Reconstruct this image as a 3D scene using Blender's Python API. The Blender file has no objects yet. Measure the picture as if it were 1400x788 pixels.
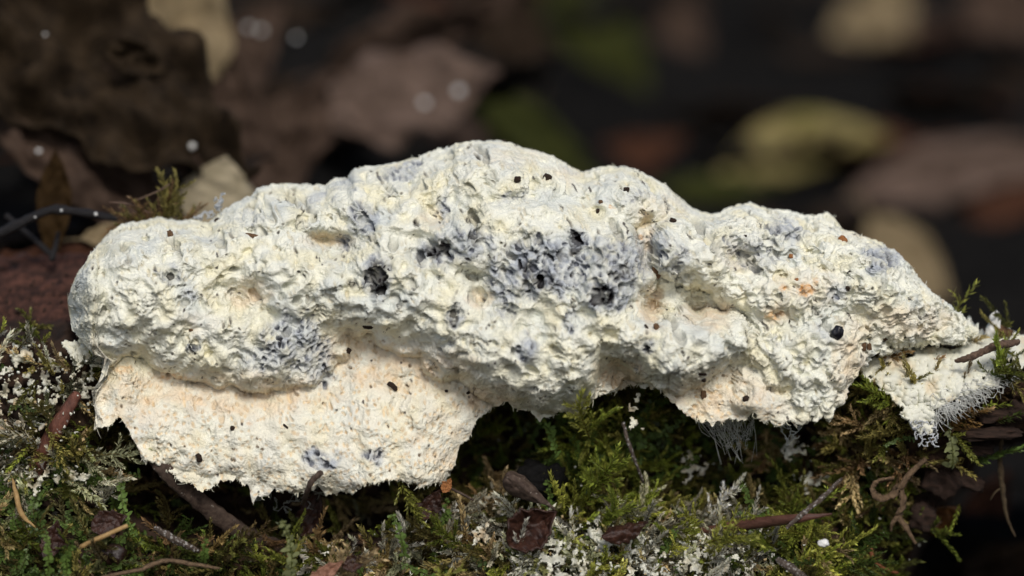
import bpy, math, random
import numpy as np
from mathutils import Vector

# ---------------------------------------------------------------- units, camera, light
# Lengths below are in tenths of a millimetre (one photo pixel at the focus plane).
U = 1e-4
F32 = np.float32
rs = np.random.RandomState(7)
random.seed(7)
PITCH = math.radians(13.0)
LENS, SENSOR = 100.0, 36.0
FPX = 1400 * LENS / SENSOR
DIST = FPX
CAM = np.array([0.0, -DIST * math.cos(PITCH), DIST * math.sin(PITCH)])
FWD = np.array([0.0, math.cos(PITCH), -math.sin(PITCH)])
UPV = np.array([0.0, math.sin(PITCH), math.cos(PITCH)])
SUN_ELEV, SUN_AZ = 47.0, 12.0       # from the camera's side, a little to the right

scene = bpy.context.scene
col = scene.collection
cd = bpy.data.cameras.new('camera')
cam = bpy.data.objects.new('camera', cd)
col.objects.link(cam)
cam.location = Vector(CAM * U)
cam.rotation_euler = (math.pi / 2 - PITCH, 0, 0)
cd.lens, cd.sensor_width = LENS, SENSOR
cd.clip_start, cd.clip_end = 0.01, 500.0
cd.dof.use_dof = True
cd.dof.focus_distance = (DIST - 70) * U
cd.dof.aperture_fstop = 10.5
scene.camera = cam

world = bpy.data.worlds.new('World')
scene.world = world
world.use_nodes = True
wn = world.node_tree
bg = wn.nodes['Background']
sky = wn.nodes.new('ShaderNodeTexSky')
sky.sky_type = 'NISHITA'
sky.sun_disc = False
sky.dust_density = 2.8
sky.ozone_density = 0.6
sky.sun_elevation = math.radians(SUN_ELEV)
sky.sun_rotation = math.radians(180 - SUN_AZ)
wn.links.new(sky.outputs[0], bg.inputs[0])
bg.inputs[1].default_value = 0.075

sd = bpy.data.lights.new('sun', 'SUN')
sun = bpy.data.objects.new('sun', sd)
col.objects.link(sun)
sd.energy = 1.5
sd.angle = math.radians(16.0)
sd.color = (1.0, 0.965, 0.90)
sun.rotation_euler = (math.radians(90 - SUN_ELEV), 0, math.radians(SUN_AZ))
sun.location = (0.1, -0.2, 0.5)

scene.view_settings.view_transform = 'Standard'
scene.view_settings.look = 'None'
scene.view_settings.exposure = 0.50
scene.view_settings.gamma = 1.0
scene.cycles.use_denoising = True
scene.cycles.max_bounces = 6
scene.cycles.diffuse_bounces = 4
scene.cycles.transparent_max_bounces = 8

# ---------------------------------------------------------------- helpers: projection, noise
def unproj(px, py, Y):
    px, py, Y = np.broadcast_arrays(np.asarray(px, float), np.asarray(py, float), np.asarray(Y, float))
    a = (px - 700.0) / FPX
    b = (394.0 - py) / FPX
    dy = FWD[1] + b * UPV[1]
    dz = FWD[2] + b * UPV[2]
    t = (Y - CAM[1]) / dy
    return np.stack([a * t, Y, CAM[2] + dz * t], -1)

def interp(x, pts):
    p = np.array(pts, float)
    return np.interp(x, p[:, 0], p[:, 1])

def sstep(a, b, x):
    t = np.clip((x - a) / (b - a), 0, 1)
    return t * t * (3 - 2 * t)

_perm = np.random.RandomState(3).permutation(256)
_perm = np.concatenate([_perm, _perm, _perm]).astype(np.int32)
_g = np.random.RandomState(4).normal(size=(256, 3))
_g = (_g / np.linalg.norm(_g, axis=1)[:, None]).astype(F32)

def noise3(p):
    p = np.asarray(p, F32)
    i0 = np.floor(p).astype(np.int32)
    f = p - i0
    i0 &= 255
    u = f * f * f * (f * (f * 6 - 15) + 10)
    out = 0
    for dx in (0, 1):
        wx = u[..., 0] if dx else 1 - u[..., 0]
        a = _perm[(i0[..., 0] + dx) & 255]
        for dy in (0, 1):
            wy = u[..., 1] if dy else 1 - u[..., 1]
            b = _perm[a + ((i0[..., 1] + dy) & 255)]
            for dz in (0, 1):
                wz = u[..., 2] if dz else 1 - u[..., 2]
                g = _g[_perm[b + ((i0[..., 2] + dz) & 255)] & 255]
                d = g[..., 0] * (f[..., 0] - dx) + g[..., 1] * (f[..., 1] - dy) + g[..., 2] * (f[..., 2] - dz)
                out = out + wx * wy * wz * d
    return out * 1.6

def fbm(p, octv=3, gain=0.5):
    s, a = 0, 1.0
    p = np.asarray(p, F32)
    for k in range(octv):
        s = s + a * noise3(p * F32(2.03 ** k) + F32(17.3 * k))
        a *= gain
    return s

_wj = np.random.RandomState(9).rand(256, 3).astype(F32)

def worley(p):
    """distance to the nearest and second nearest scattered point, plus that point's random id"""
    p = np.asarray(p, F32)
    i0 = np.floor(p).astype(np.int32)
    f1 = np.full(p.shape[:-1], 9.0, F32)
    f2 = f1.copy()
    idv = np.zeros(p.shape[:-1], F32)
    for dx in (-1, 0, 1):
        for dy in (-1, 0, 1):
            for dz in (-1, 0, 1):
                c = i0 + np.array([dx, dy, dz], np.int32)
                h = _perm[_perm[_perm[c[..., 0] & 255] + (c[..., 1] & 255)] + (c[..., 2] & 255)] & 255
                q = c + _wj[h] - p
                d = np.sqrt((q * q).sum(-1))
                m = d < f1
                f2 = np.where(m, f1, np.minimum(f2, d))
                idv = np.where(m, h / 255.0, idv)
                f1 = np.where(m, d, f1)
    return f1, f2, idv

def worley2(x, z):
    """the same in the plane, for pores that open towards the viewer's side"""
    p = np.stack([x, z], -1).astype(F32)
    i0 = np.floor(p).astype(np.int32)
    f1 = np.full(x.shape, 9.0, F32); f2 = f1.copy(); idv = np.zeros(x.shape, F32)
    for dx in (-1, 0, 1):
        for dy in (-1, 0, 1):
            c = i0 + np.array([dx, dy], np.int32)
            h = _perm[_perm[c[..., 0] & 255] + (c[..., 1] & 255)] & 255
            q = c + _wj[h][..., :2] - p
            d = np.sqrt((q * q).sum(-1))
            m = d < f1
            f2 = np.where(m, f1, np.minimum(f2, d)); idv = np.where(m, h / 255.0, idv); f1 = np.where(m, d, f1)
    return f1, f2, idv

def n2(px, py, s, z=0.0):
    px, py = np.broadcast_arrays(np.asarray(px, float), np.asarray(py, float))
    return noise3(np.stack([px / s, py / s, np.full(px.shape, z)], -1))

# ---------------------------------------------------------------- helpers: meshes and objects
OFF = {}

def setp(o, label=None, cat=None, group=None, kind=None):
    if label: o['label'] = label
    if cat: o['category'] = cat
    if group: o['group'] = group
    if kind: o['kind'] = kind
    return o

def empty(name, loc, label=None, cat=None, group=None):
    e = bpy.data.objects.new(name, None)
    e.empty_display_size = 0.005
    e.location = Vector(np.asarray(loc, float) * U)
    col.objects.link(e)
    OFF[e.name] = np.asarray(loc, float)
    return setp(e, label, cat, group)

def mesh_data(name, V, Fc, colr=None, smooth=True):
    me = bpy.data.meshes.new(name)
    V = np.asarray(V, F32)
    if isinstance(Fc, np.ndarray):
        k = Fc.shape[1]
        me.vertices.add(len(V)); me.vertices.foreach_set('co', (V * F32(U)).ravel())
        me.loops.add(Fc.size); me.loops.foreach_set('vertex_index', Fc.astype(np.int32).ravel())
        me.polygons.add(len(Fc))
        me.polygons.foreach_set('loop_start', np.arange(0, Fc.size, k, dtype=np.int32))
        me.update(calc_edges=True)
    else:
        me.from_pydata([tuple(v) for v in (V * U).tolist()], [], Fc)
    if smooth:
        me.polygons.foreach_set('use_smooth', np.ones(len(me.polygons), bool))
    if colr is not None:
        c = np.ones((len(V), 4), F32)
        c[:, :3] = np.clip(colr, 0, 1)
        at = me.attributes.new('col', 'FLOAT_COLOR', 'POINT')
        at.data.foreach_set('color', c.ravel())
    return me

def obj(name, V, Fc, mat, parent=None, colr=None, smooth=True, solid=0, loc=None):
    V = np.asarray(V, float)
    if parent is not None:
        off = OFF[parent.name]; oloc = np.zeros(3)
    else:
        off = V.mean(0) if loc is None else np.asarray(loc, float); oloc = off
    if isinstance(parent, bpy.types.Object) and parent.type == 'MESH':
        pass
    me = mesh_data(name, V - off, Fc, colr, smooth)
    me.materials.append(mat)
    o = bpy.data.objects.new(name, me)
    o.location = Vector(oloc * U)
    col.objects.link(o)
    if parent is not None:
        o.parent = parent
    OFF[o.name] = off
    if solid:
        m = o.modifiers.new('thickness', 'SOLIDIFY'); m.thickness = solid * U; m.offset = 0
    return o

def grid_faces(nr, nc, wrap=False):
    i = np.arange(nr - 1)[:, None] * nc
    j = np.arange(nc - 1)[None, :]
    a = (i + j).ravel()
    f = np.stack([a, a + 1, a + 1 + nc, a + nc], 1)
    if wrap:
        b = (np.arange(nr - 1) * nc)
        f = np.concatenate([f, np.stack([b + nc - 1, b, b + nc, b + 2 * nc - 1], 1)])
    return f

def tri(q):
    return np.concatenate([q[:, [0, 1, 2]], q[:, [0, 2, 3]]])

def smooth_path(P, n):
    P = np.asarray(P, float)
    if len(P) < 3:
        t = np.linspace(0, 1, n)[:, None]
        return P[0] * (1 - t) + P[-1] * t
    Q = np.concatenate([[2 * P[0] - P[1]], P, [2 * P[-1] - P[-2]]])
    out = []
    for t in np.linspace(0, len(P) - 1 - 1e-6, n):
        k = int(t); f = t - k
        a, b, c, d = Q[k:k + 4]
        out.append(0.5 * (2 * b + (c - a) * f + (2 * a - 5 * b + 4 * c - d) * f * f + (3 * b - a - 3 * c + d) * f ** 3))
    return np.array(out)

def tube(P, r, ns=6, flat=1.0, rough=0.0, seed=0):
    P = np.asarray(P, float)
    n = len(P)
    r = np.broadcast_to(np.asarray(r, float), (n,))
    T = np.gradient(P, axis=0)
    T /= np.linalg.norm(T, axis=1)[:, None] + 1e-9
    ref = np.array([0, -1.0, 0.2]) if abs(T[0][1]) < 0.9 else np.array([1.0, 0, 0])
    V = np.zeros((n, ns, 3))
    rr = np.random.RandomState(seed)
    nb = rr.rand(ns) if rough else None
    for i in range(n):
        a = ref - T[i] * ref.dot(T[i]); a /= np.linalg.norm(a) + 1e-9
        b = np.cross(T[i], a)
        ref = a
        for k in range(ns):
            th = 2 * math.pi * k / ns
            q = r[i] * (1 + (rough * (nb[k] - .5) + rough * (rr.rand() - .5) if rough else 0))
            V[i, k] = P[i] + q * (math.cos(th) * a * flat + math.sin(th) * b)
    Fq = grid_faces(n, ns, True)
    Ft = tri(Fq)
    V = V.reshape(-1, 3)
    c0, c1 = len(V), len(V) + 1
    V = np.concatenate([V, [P[0] - T[0] * r[0] * .4], [P[-1] + T[-1] * r[-1] * .4]])
    cap = []
    for k in range(ns):
        cap.append((c0, (k + 1) % ns, k))
        cap.append((c1, (n - 1) * ns + k, (n - 1) * ns + (k + 1) % ns))
    return V, np.concatenate([Ft, np.array(cap)])

class Pile:
    """collects triangle pieces into one mesh"""
    def __init__(s): s.v, s.f, s.c, s.n = [], [], [], 0
    def add(s, V, Fc, c=(1, 1, 1)):
        V = np.asarray(V, F32)
        Fc = np.asarray(Fc)
        if Fc.shape[1] == 4: Fc = tri(Fc)
        s.v.append(V); s.f.append(Fc + s.n); s.n += len(V)
        s.c.append(np.broadcast_to(np.asarray(c, F32), (len(V), 3)))
    def arr(s): return np.concatenate(s.v), np.concatenate(s.f), np.concatenate(s.c)
    def build(s, name, mat, parent=None, smooth=True, loc=None, solid=0):
        V, Fc, c = s.arr()
        return obj(name, V, Fc, mat, parent, c, smooth, solid, loc)

# ---------------------------------------------------------------- materials
def nodes(name):
    m = bpy.data.materials.new(name)
    m.use_nodes = True
    nt = m.node_tree
    return m, nt, nt.nodes['Principled BSDF']

def link(nt, a, b): nt.links.new(a, b)

def attr_mat(name, rough=0.85, bump=0.0, bscale=900.0, tint=0.12, nscale=600.0, transl=0.0, spec=0.3, detail=6):
    """base colour from the mesh's own pigment attribute, with fine grain and relief"""
    m, nt, b = nodes(name)
    at = nt.nodes.new('ShaderNodeAttribute'); at.attribute_name = 'col'
    tc = nt.nodes.new('ShaderNodeTexCoord')
    no = nt.nodes.new('ShaderNodeTexNoise')
    no.inputs['Scale'].default_value = nscale; no.inputs['Detail'].default_value = detail
    link(nt, tc.outputs['Object'], no.inputs['Vector'])
    mp = nt.nodes.new('ShaderNodeMapRange')
    mp.inputs[3].default_value = 1 - tint * 1.6; mp.inputs[4].default_value = 1 + tint * 1.2
    link(nt, no.outputs[0], mp.inputs[0])
    mx = nt.nodes.new('ShaderNodeVectorMath'); mx.operation = 'SCALE'
    link(nt, at.outputs['Color'], mx.inputs[0]); link(nt, mp.outputs[0], mx.inputs['Scale'])
    link(nt, mx.outputs[0], b.inputs['Base Color'])
    b.inputs['Roughness'].default_value = rough
    b.inputs['Specular IOR Level'].default_value = spec
    if bump:
        n2_ = nt.nodes.new('ShaderNodeTexNoise')
        n2_.inputs['Scale'].default_value = bscale; n2_.inputs['Detail'].default_value = 5
        link(nt, tc.outputs['Object'], n2_.inputs['Vector'])
        bp = nt.nodes.new('ShaderNodeBump')
        bp.inputs['Strength'].default_value = bump; bp.inputs['Distance'].default_value = 3 * U
        link(nt, n2_.outputs[0], bp.inputs['Height']); link(nt, bp.outputs[0], b.inputs['Normal'])
    if transl:
        tr = nt.nodes.new('ShaderNodeBsdfTranslucent')
        link(nt, mx.outputs[0], tr.inputs['Color'])
        ms = nt.nodes.new('ShaderNodeMixShader'); ms.inputs[0].default_value = transl
        out = nt.nodes['Material Output']
        link(nt, b.outputs[0], ms.inputs[1]); link(nt, tr.outputs[0], ms.inputs[2]); link(nt, ms.outputs[0], out.inputs[0])
    return m

def plain_mat(name, c1, c2, scale=300.0, rough=0.7, bump=0.5, stretch=(1, 1, 1), spots=None, spotscale=400.0, spotcut=0.62, transl=0.0, spec=0.3, coat=0.0, grain=2.6):
    """two pigments mixed by stretched noise, optional flecks, fine relief"""
    m, nt, b = nodes(name)
    tc = nt.nodes.new('ShaderNodeTexCoord')
    mp = nt.nodes.new('ShaderNodeMapping'); mp.inputs['Scale'].default_value = stretch
    link(nt, tc.outputs['Object'], mp.inputs[0])
    no = nt.nodes.new('ShaderNodeTexNoise'); no.inputs['Scale'].default_value = scale * grain; no.inputs['Detail'].default_value = 9
    no.inputs['Roughness'].default_value = 0.75
    link(nt, mp.outputs[0], no.inputs['Vector'])
    cr = nt.nodes.new('ShaderNodeValToRGB')
    cr.color_ramp.elements[0].position = 0.32; cr.color_ramp.elements[0].color = (*c1, 1)
    cr.color_ramp.elements[1].position = 0.68; cr.color_ramp.elements[1].color = (*c2, 1)
    link(nt, no.outputs[0], cr.inputs[0])
    last = cr.outputs[0]
    if spots:
        s = nt.nodes.new('ShaderNodeTexNoise'); s.inputs['Scale'].default_value = spotscale * grain * .8; s.inputs['Detail'].default_value = 8
        link(nt, tc.outputs['Object'], s.inputs['Vector'])
        sr = nt.nodes.new('ShaderNodeMapRange'); sr.inputs[1].default_value = spotcut; sr.inputs[2].default_value = spotcut + 0.05
        link(nt, s.outputs[0], sr.inputs[0])
        mix = nt.nodes.new('ShaderNodeMixRGB'); mix.inputs[2].default_value = (*spots, 1)
        link(nt, sr.outputs[0], mix.inputs[0]); link(nt, last, mix.inputs[1]); last = mix.outputs[0]
    link(nt, last, b.inputs['Base Color'])
    b.inputs['Roughness'].default_value = rough
    b.inputs['Specular IOR Level'].default_value = spec
    if coat: b.inputs['Coat Weight'].default_value = coat; b.inputs['Coat Roughness'].default_value = 0.2
    bp = nt.nodes.new('ShaderNodeBump'); bp.inputs['Strength'].default_value = bump; bp.inputs['Distance'].default_value = 4 * U
    link(nt, no.outputs[0], bp.inputs['Height']); link(nt, bp.outputs[0], b.inputs['Normal'])
    if transl:
        tr = nt.nodes.new('ShaderNodeBsdfTranslucent'); link(nt, last, tr.inputs['Color'])
        ms = nt.nodes.new('ShaderNodeMixShader'); ms.inputs[0].default_value = transl
        out = nt.nodes['Material Output']
        link(nt, b.outputs[0], ms.inputs[1]); link(nt, tr.outputs[0], ms.inputs[2]); link(nt, ms.outputs[0], out.inputs[0])
    return m

M_CRUST = attr_mat('crust', 0.95, 0.95, 2900.0, 0.09, 2200.0, 0.0, 0.15)
M_FIBRE = attr_mat('crust_fibre', 0.95, 0.0, tint=0.05, transl=0.18, spec=0.15)
M_THREAD = attr_mat('slime_thread', 0.7, 0.0, tint=0.05, transl=0.35, spec=0.4)
M_MOSS = attr_mat('moss_leaf', 0.5, 0.0, tint=0.25, nscale=1500.0, transl=0.3, spec=0.4)
M_WOOD = attr_mat('rotten_wood', 0.9, 0.9, 900.0, 0.5, 500.0, spec=0.25)
M_LEAFV = attr_mat('leaf_blade', 0.6, 0.35, 500.0, 0.3, 260.0, transl=0.15, spec=0.35)
M_BARK = plain_mat('bare_wood', (0.028, 0.010, 0.006), (0.13, 0.052, 0.032), 260, 0.75, 1.0, (0.25, 2.2, 2.6), spots=(0.5, 0.44, 0.36), spotscale=900, spotcut=0.72)
M_REDSTICK = plain_mat('red_stick', (0.05, 0.018, 0.012), (0.19, 0.075, 0.05), 420, 0.5, 0.9, (1, 1, .3), spots=(0.55, 0.50, 0.47), spotscale=420, spotcut=0.60)
M_GREYSTRIP = plain_mat('grey_strip', (0.022, 0.011, 0.008), (0.10, 0.07, 0.052), 420, 0.75, 0.6, (1, 1, 1), spots=(0.25, .22, .19), spotscale=900, spotcut=.66)
M_BLACKTWIG = plain_mat('black_twig', (0.004, 0.004, 0.005), (0.022, 0.019, 0.019), 700, 0.6, 1.0, spots=(0.3, 0.3, 0.33), spotscale=1500, spotcut=0.74)
M_STRAW = plain_mat('straw', (0.25, 0.15, 0.055), (0.42, 0.28, 0.12), 600, 0.6, 0.4)
M_CRUMB = plain_mat('dark_crumb', (0.012, 0.007, 0.005), (0.06, 0.035, 0.022), 1800, 0.8, 1.0)
M_BROWNCRUMB = plain_mat('brown_crumb', (0.09, 0.045, 0.02), (0.22, 0.13, 0.07), 1500, 0.8, 1.0)
M_RUST = plain_mat('rust_crumb', (0.20, 0.07, 0.02), (0.45, 0.20, 0.07), 1500, 0.8, .8)
M_SHINY = plain_mat('shiny_seed', (0.004, 0.004, 0.006), (0.015, 0.014, 0.018), 900, 0.18, 0.2, spec=0.5)
M_SEED = plain_mat('seed_shell', (0.012, 0.006, 0.005), (0.035, 0.018, 0.014), 500, 0.3, 0.3, spec=0.5)
M_REDLEAF = plain_mat('red_leaf', (0.012, 0.006, 0.005), (0.066, 0.028, 0.018), 350, 0.32, 0.5, transl=.12, spots=(.3, .2, .15), spotscale=900, spotcut=.7)
M_CHAR = plain_mat('charcoal', (0.002, 0.002, 0.002), (0.012, 0.011, 0.011), 900, 0.7, 1.0, spec=.15)
M_ROOT = plain_mat('root', (0.05, 0.03, 0.016), (0.22, 0.145, 0.085), 700, 0.8, .8)
M_HOARY = plain_mat('hoary_twig', (0.03, 0.022, 0.017), (0.12, 0.09, 0.07), 600, 0.8, .8, spots=(.36, .35, .33), spotscale=1500, spotcut=.58)
M_WHITE = plain_mat('white_grain', (0.62, 0.62, 0.60), (0.82, 0.82, 0.80), 900, 0.5, .4)
M_AMBER = plain_mat('amber_cup', (0.025, 0.011, 0.004), (0.08, 0.036, 0.012), 300, 0.35, .4, transl=.35)
M_SOIL = plain_mat('soil', (0.004, 0.0039, 0.0038), (0.017, 0.016, 0.015), 60, 1.0, 1.0, spec=0.0)  # albedo lowered so the soil colour carries the background's shade
def leaf_mat(name, c1, c2, **k): return plain_mat(name, c1, c2, 120, k.pop('rough', .75), .8, grain=1.3, spec=.08, **k)

# ---------------------------------------------------------------- ground behind and below the log
def ground_z(x, y):
    x, y = np.broadcast_arrays(np.asarray(x, float), np.asarray(y, float))
    near = np.exp(-((x ** 2 + y ** 2) / 14000.0 ** 2))
    z = -640 + 60 * n2(x, y, 900, 1.5) * near + 26 * n2(x, y, 210, 4.5) * near + 200 * n2(x, y, 90000, 2.2) * (1 - near)
    bank = sstep(250, -700, x - 0.10 * (y - 600)) * sstep(350, 900, y) * sstep(9000, 3200, y)
    return z + bank * (560 + 90 * n2(x, y, 380, 8.1))

gx = np.concatenate([-np.geomspace(2e6, 4200, 26), np.linspace(-4000, 4000, 161), np.geomspace(4200, 2e6, 26)])
gy = np.concatenate([-np.geomspace(2e6, 1300, 26), np.linspace(-1200, 10000, 225), np.geomspace(10300, 2e6, 26)])
GX, GY = np.meshgrid(gx, gy)
g = obj('ground', np.stack([GX, GY, ground_z(GX, GY)], -1).reshape(-1, 3), grid_faces(len(gy), len(gx)), M_SOIL, loc=(0, 0, 0))
setp(g, 'forest soil under the leaf litter, coloured dark for shade', 'ground', kind='structure')

def ground_hit(px, py):
    t = np.linspace(200, 12000, 2400)
    P = unproj(px, py, t)
    d = P[:, 2] - ground_z(P[:, 0], P[:, 1])
    k = int(np.argmax(d < 0)) if (d < 0).any() else len(t) - 1
    return t[k]

# ---------------------------------------------------------------- the rotten log
LOG_TOP = [(-400, 352), (0, 351), (60, 350), (125, 346), (170, 380), (300, 420), (1150, 430), (1290, 448), (1345, 452), (1400, 456), (1500, 452), (1900, 450)]
LOG_BOT = [(-400, 1150), (1100, 1150), (1180, 960), (1225, 850), (1245, 790), (1262, 745), (1290, 700), (1312, 670), (1335, 640), (1345, 615), (1400, 606), (1900, 600)]

RECESS = [(420, 722, 95, 26, 110), (108, 712, 36, 16, 100), (1010, 672, 55, 20, 60), (700, 590, 55, 40, 60), (560, 700, 60, 22, 80), (250, 700, 40, 24, 60), (830, 615, 95, 75, -75)]
def log_Y(px, py):
    px, py = np.broadcast_arrays(np.asarray(px, float), np.asarray(py, float))
    main = interp(py, [(340, 360), (380, 215), (430, 90), (460, 40), (500, 60), (560, 110), (640, 110), (690, 40), (720, -50), (760, -100), (800, -130), (900, -165), (1020, -120), (1150, 80)])
    left = interp(py, [(340, 330), (352, 250), (400, 150), (436, 95), (446, 60), (470, -10), (520, -60), (600, -70), (660, -60), (720, -110), (800, -170), (900, -205), (1020, -150), (1150, 80)])
    right = interp(py, [(440, 260), (460, 120), (480, 40), (520, -25), (560, -45), (600, -20), (660, 10), (740, 20), (850, 80)])
    wl = sstep(210, 110, px)
    wr = sstep(1090, 1230, px)
    Y = main * (1 - wl) * (1 - wr) + left * wl + right * wr
    for (cx, cy, rx, ry, dd) in RECESS:
        Y = Y + dd * np.exp(-((px - cx) / rx) ** 2 - ((py - cy) / ry) ** 2)
    smoothtop = np.where((px < 160) & (py < 438), 0.25, 1.0)
    return Y + smoothtop * (34 * n2(px, py, 60, .3) + 20 * n2(px, py, 24, 3.3))

ncol = 620
lx = np.linspace(-380, 1850, ncol)
th = np.concatenate([np.linspace(0, math.pi / 2, 230), np.linspace(math.pi / 2, math.pi, 40)[1:], ])
TH, LX = np.meshgrid(th, lx, indexing='ij')
tp, bt = interp(LX, LOG_TOP), interp(LX, LOG_BOT)
edge = 9 * n2(LX, LX * 0, 17, 2.0) + 5 * n2(LX, LX * 0, 6, 5.0)
bt = bt + edge * sstep(1180, 1240, LX)
tp = tp + 2.0 * n2(LX, LX * 0, 22, 6.0)
s = np.sin(TH)
sl = np.where(TH < math.pi / 2, TH / (math.pi / 2), s)
LPY = bt + (tp - bt) * sl
front = log_Y(LX, LPY)
depth_b = 380 - 330 * np.cos(TH)
LY = np.where(TH <= math.pi / 2, front, np.maximum(front, 0) * 0 + interp(TH, [(math.pi / 2, 330), (math.pi, 900)]))
# close the underside: push the lowest front rows back
LY = LY + 420 * sstep(0.10, 0.0, sl) * (TH < math.pi / 2)
LP = unproj(LX, LPY, LY).astype(F32)
q = LP / np.array([30, 12, 12], F32)
LP[..., 1] += 9 * fbm(LP / 14, 3) + 0
LP[..., 2] += 4 * fbm(LP / 9 + 40, 2)
plank = sstep(150, 118, LX) * sstep(444, 436, LPY)
grain = fbm(LP / np.array([70, 9, 5], F32), 3)
LP[..., 2] += plank * 5 * np.minimum(grain, 0.25)
red = np.array([0.085, 0.036, 0.025]); dk = np.array([0.018, 0.011, 0.008]); br = np.array([0.055, 0.030, 0.018])
k1 = np.clip(0.5 + 0.9 * fbm(LP / 40, 3), 0, 1)[..., None]
lc = dk * (1 - k1) + br * k1
kg = np.clip(0.55 + 0.9 * grain, 0, 1)[..., None]
lc = lc * (1 - plank[..., None]) + plank[..., None] * (red * kg + np.array([0.018, 0.009, 0.007]) * (1 - kg))
log = empty('rotten_log', unproj(700, 900, 100), 'rotten dark log under the white slime mould, mossy with a bare reddish stretch', 'log')
obj('wood', LP.reshape(-1, 3), grid_faces(len(th), ncol), M_WOOD, log, lc.reshape(-1, 3))

def log_pt(px, py, out=0.0):
    return unproj(px, py, log_Y(px, py) - out)

def lump(center, rad, seed, rough=.25, n=14, freq=1.4, sharp=0.0):
    """uneven lump (crumb, grain, chip)"""
    u = np.linspace(0, math.pi, n); v = np.linspace(0, 2 * math.pi, n + 4, endpoint=False)
    A, B = np.meshgrid(u, v, indexing='ij')
    d = np.stack([np.sin(A) * np.cos(B), np.sin(A) * np.sin(B), np.cos(A)], -1)
    if sharp:   # towards a broken block
        m = np.abs(d).max(-1, keepdims=True)
        d = d * (1 - sharp) + sharp * d / m * .85
    r = 1 + rough * fbm(d * freq + seed * 3.7, 3)[..., None]
    V = d * r * np.asarray(rad, float)
    return V.reshape(-1, 3) + center, tri(grid_faces(n, n + 4, True))

def rot_axis(V, c, ang, ax):
    ax = np.asarray(ax, float) / np.linalg.norm(ax)
    w = V - c
    return c + w * math.cos(ang) + np.cross(ax, w) * math.sin(ang) + ax * (w @ ax)[:, None] * (1 - math.cos(ang))

VIEW = -FWD
def wood_piece(name, px, py, out, rad, ang, seed, mat, parent, sharp=.6, rough=.3):
    c = log_pt(px, py, out)
    V, Fc = lump(c, rad, seed, rough, 18, 1.6, sharp)
    V = rot_axis(V, c, ang, VIEW)
    return obj(name, V, Fc, mat, parent)
M_CHIP = plain_mat('wood_chip', (0.010, 0.006, 0.004), (0.05, 0.026, 0.017), 420, .8, 1.0, (.3, 2, 2))
for k, (px, py, out, rad, ang) in enumerate([(1352, 592, 26, (44, 22, 9), -.03), (1330, 612, 14, (30, 20, 8), .05), (1318, 655, 14, (28, 20, 12), .35),
                                            (1362, 566, 10, (30, 20, 10), -.1), (1285, 660, 10, (26, 22, 20), .6), (1262, 705, 10, (20, 20, 22), .2),
                                            (1392, 560, 12, (18, 18, 14), .2), (985, 680, 10, (46, 18, 12), .05), (500, 738, 30, (32, 22, 9), 0.02)]):
    wood_piece('wood_chip', px, py, out, rad, -ang, k + 11, M_CHIP, log)
for k in range(14):     # knobs and granules on the bare stretch
    px, py = rs.uniform(2, 100), rs.uniform(362, 428)
    V, Fc = lump(log_pt(px, py, 0), rs.uniform(1.5, 4, 3), k, .3, 8)
    obj('granule', V, Fc, M_CHIP, log)

# ---------------------------------------------------------------- the slime mould
TOP = [(92, 415), (97, 395), (108, 372), (120, 355), (135, 335), (150, 318), (170, 307), (195, 304), (215, 298), (240, 303), (262, 300), (285, 306), (300, 292), (320, 280), (345, 268), (352, 258), (372, 254), (400, 252), (425, 253), (445, 254), (460, 244), (475, 243), (485, 231), (500, 228), (520, 227), (545, 222), (570, 217), (590, 208), (610, 203), (630, 197), (645, 194), (680, 193), (700, 197), (715, 203), (735, 208), (755, 214), (770, 224), (790, 234), (805, 236), (820, 230), (850, 227), (870, 233), (890, 243), (910, 255), (930, 272), (945, 285), (960, 291), (975, 294), (990, 288), (1010, 281), (1025, 280), (1050, 288), (1080, 291), (1100, 297), (1118, 297), (1130, 292), (1140, 303), (1150, 316), (1170, 322), (1200, 333), (1225, 348), (1240, 362), (1252, 378), (1265, 395), (1285, 410), (1305, 425), (1320, 440), (1340, 452)]
BOT = [(92, 418), (95, 438), (100, 455), (112, 466), (126, 478), (131, 520), (134, 590), (150, 583), (165, 572), (172, 580), (180, 600), (195, 625), (220, 640), (245, 655), (270, 668), (283, 674), (300, 660), (325, 655), (340, 670), (346, 692), (352, 680), (370, 672), (400, 676), (425, 668), (440, 672), (470, 675), (500, 668), (530, 656), (560, 660), (580, 664), (600, 660), (612, 656), (620, 640), (628, 612), (640, 600), (650, 580), (655, 568), (668, 558), (690, 553), (715, 560), (740, 575), (755, 568), (775, 562), (790, 570), (800, 560), (815, 545), (830, 537), (850, 531), (880, 528), (905, 533), (915, 548), (930, 560), (945, 572), (975, 578), (1000, 572), (1030, 570), (1050, 578), (1070, 585), (1085, 580), (1110, 572), (1130, 570), (1145, 560), (1155, 545), (1162, 522), (1172, 508), (1188, 492), (1205, 484), (1222, 480), (1250, 475), (1280, 474), (1300, 472), (1320, 466), (1340, 458)]
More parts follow.
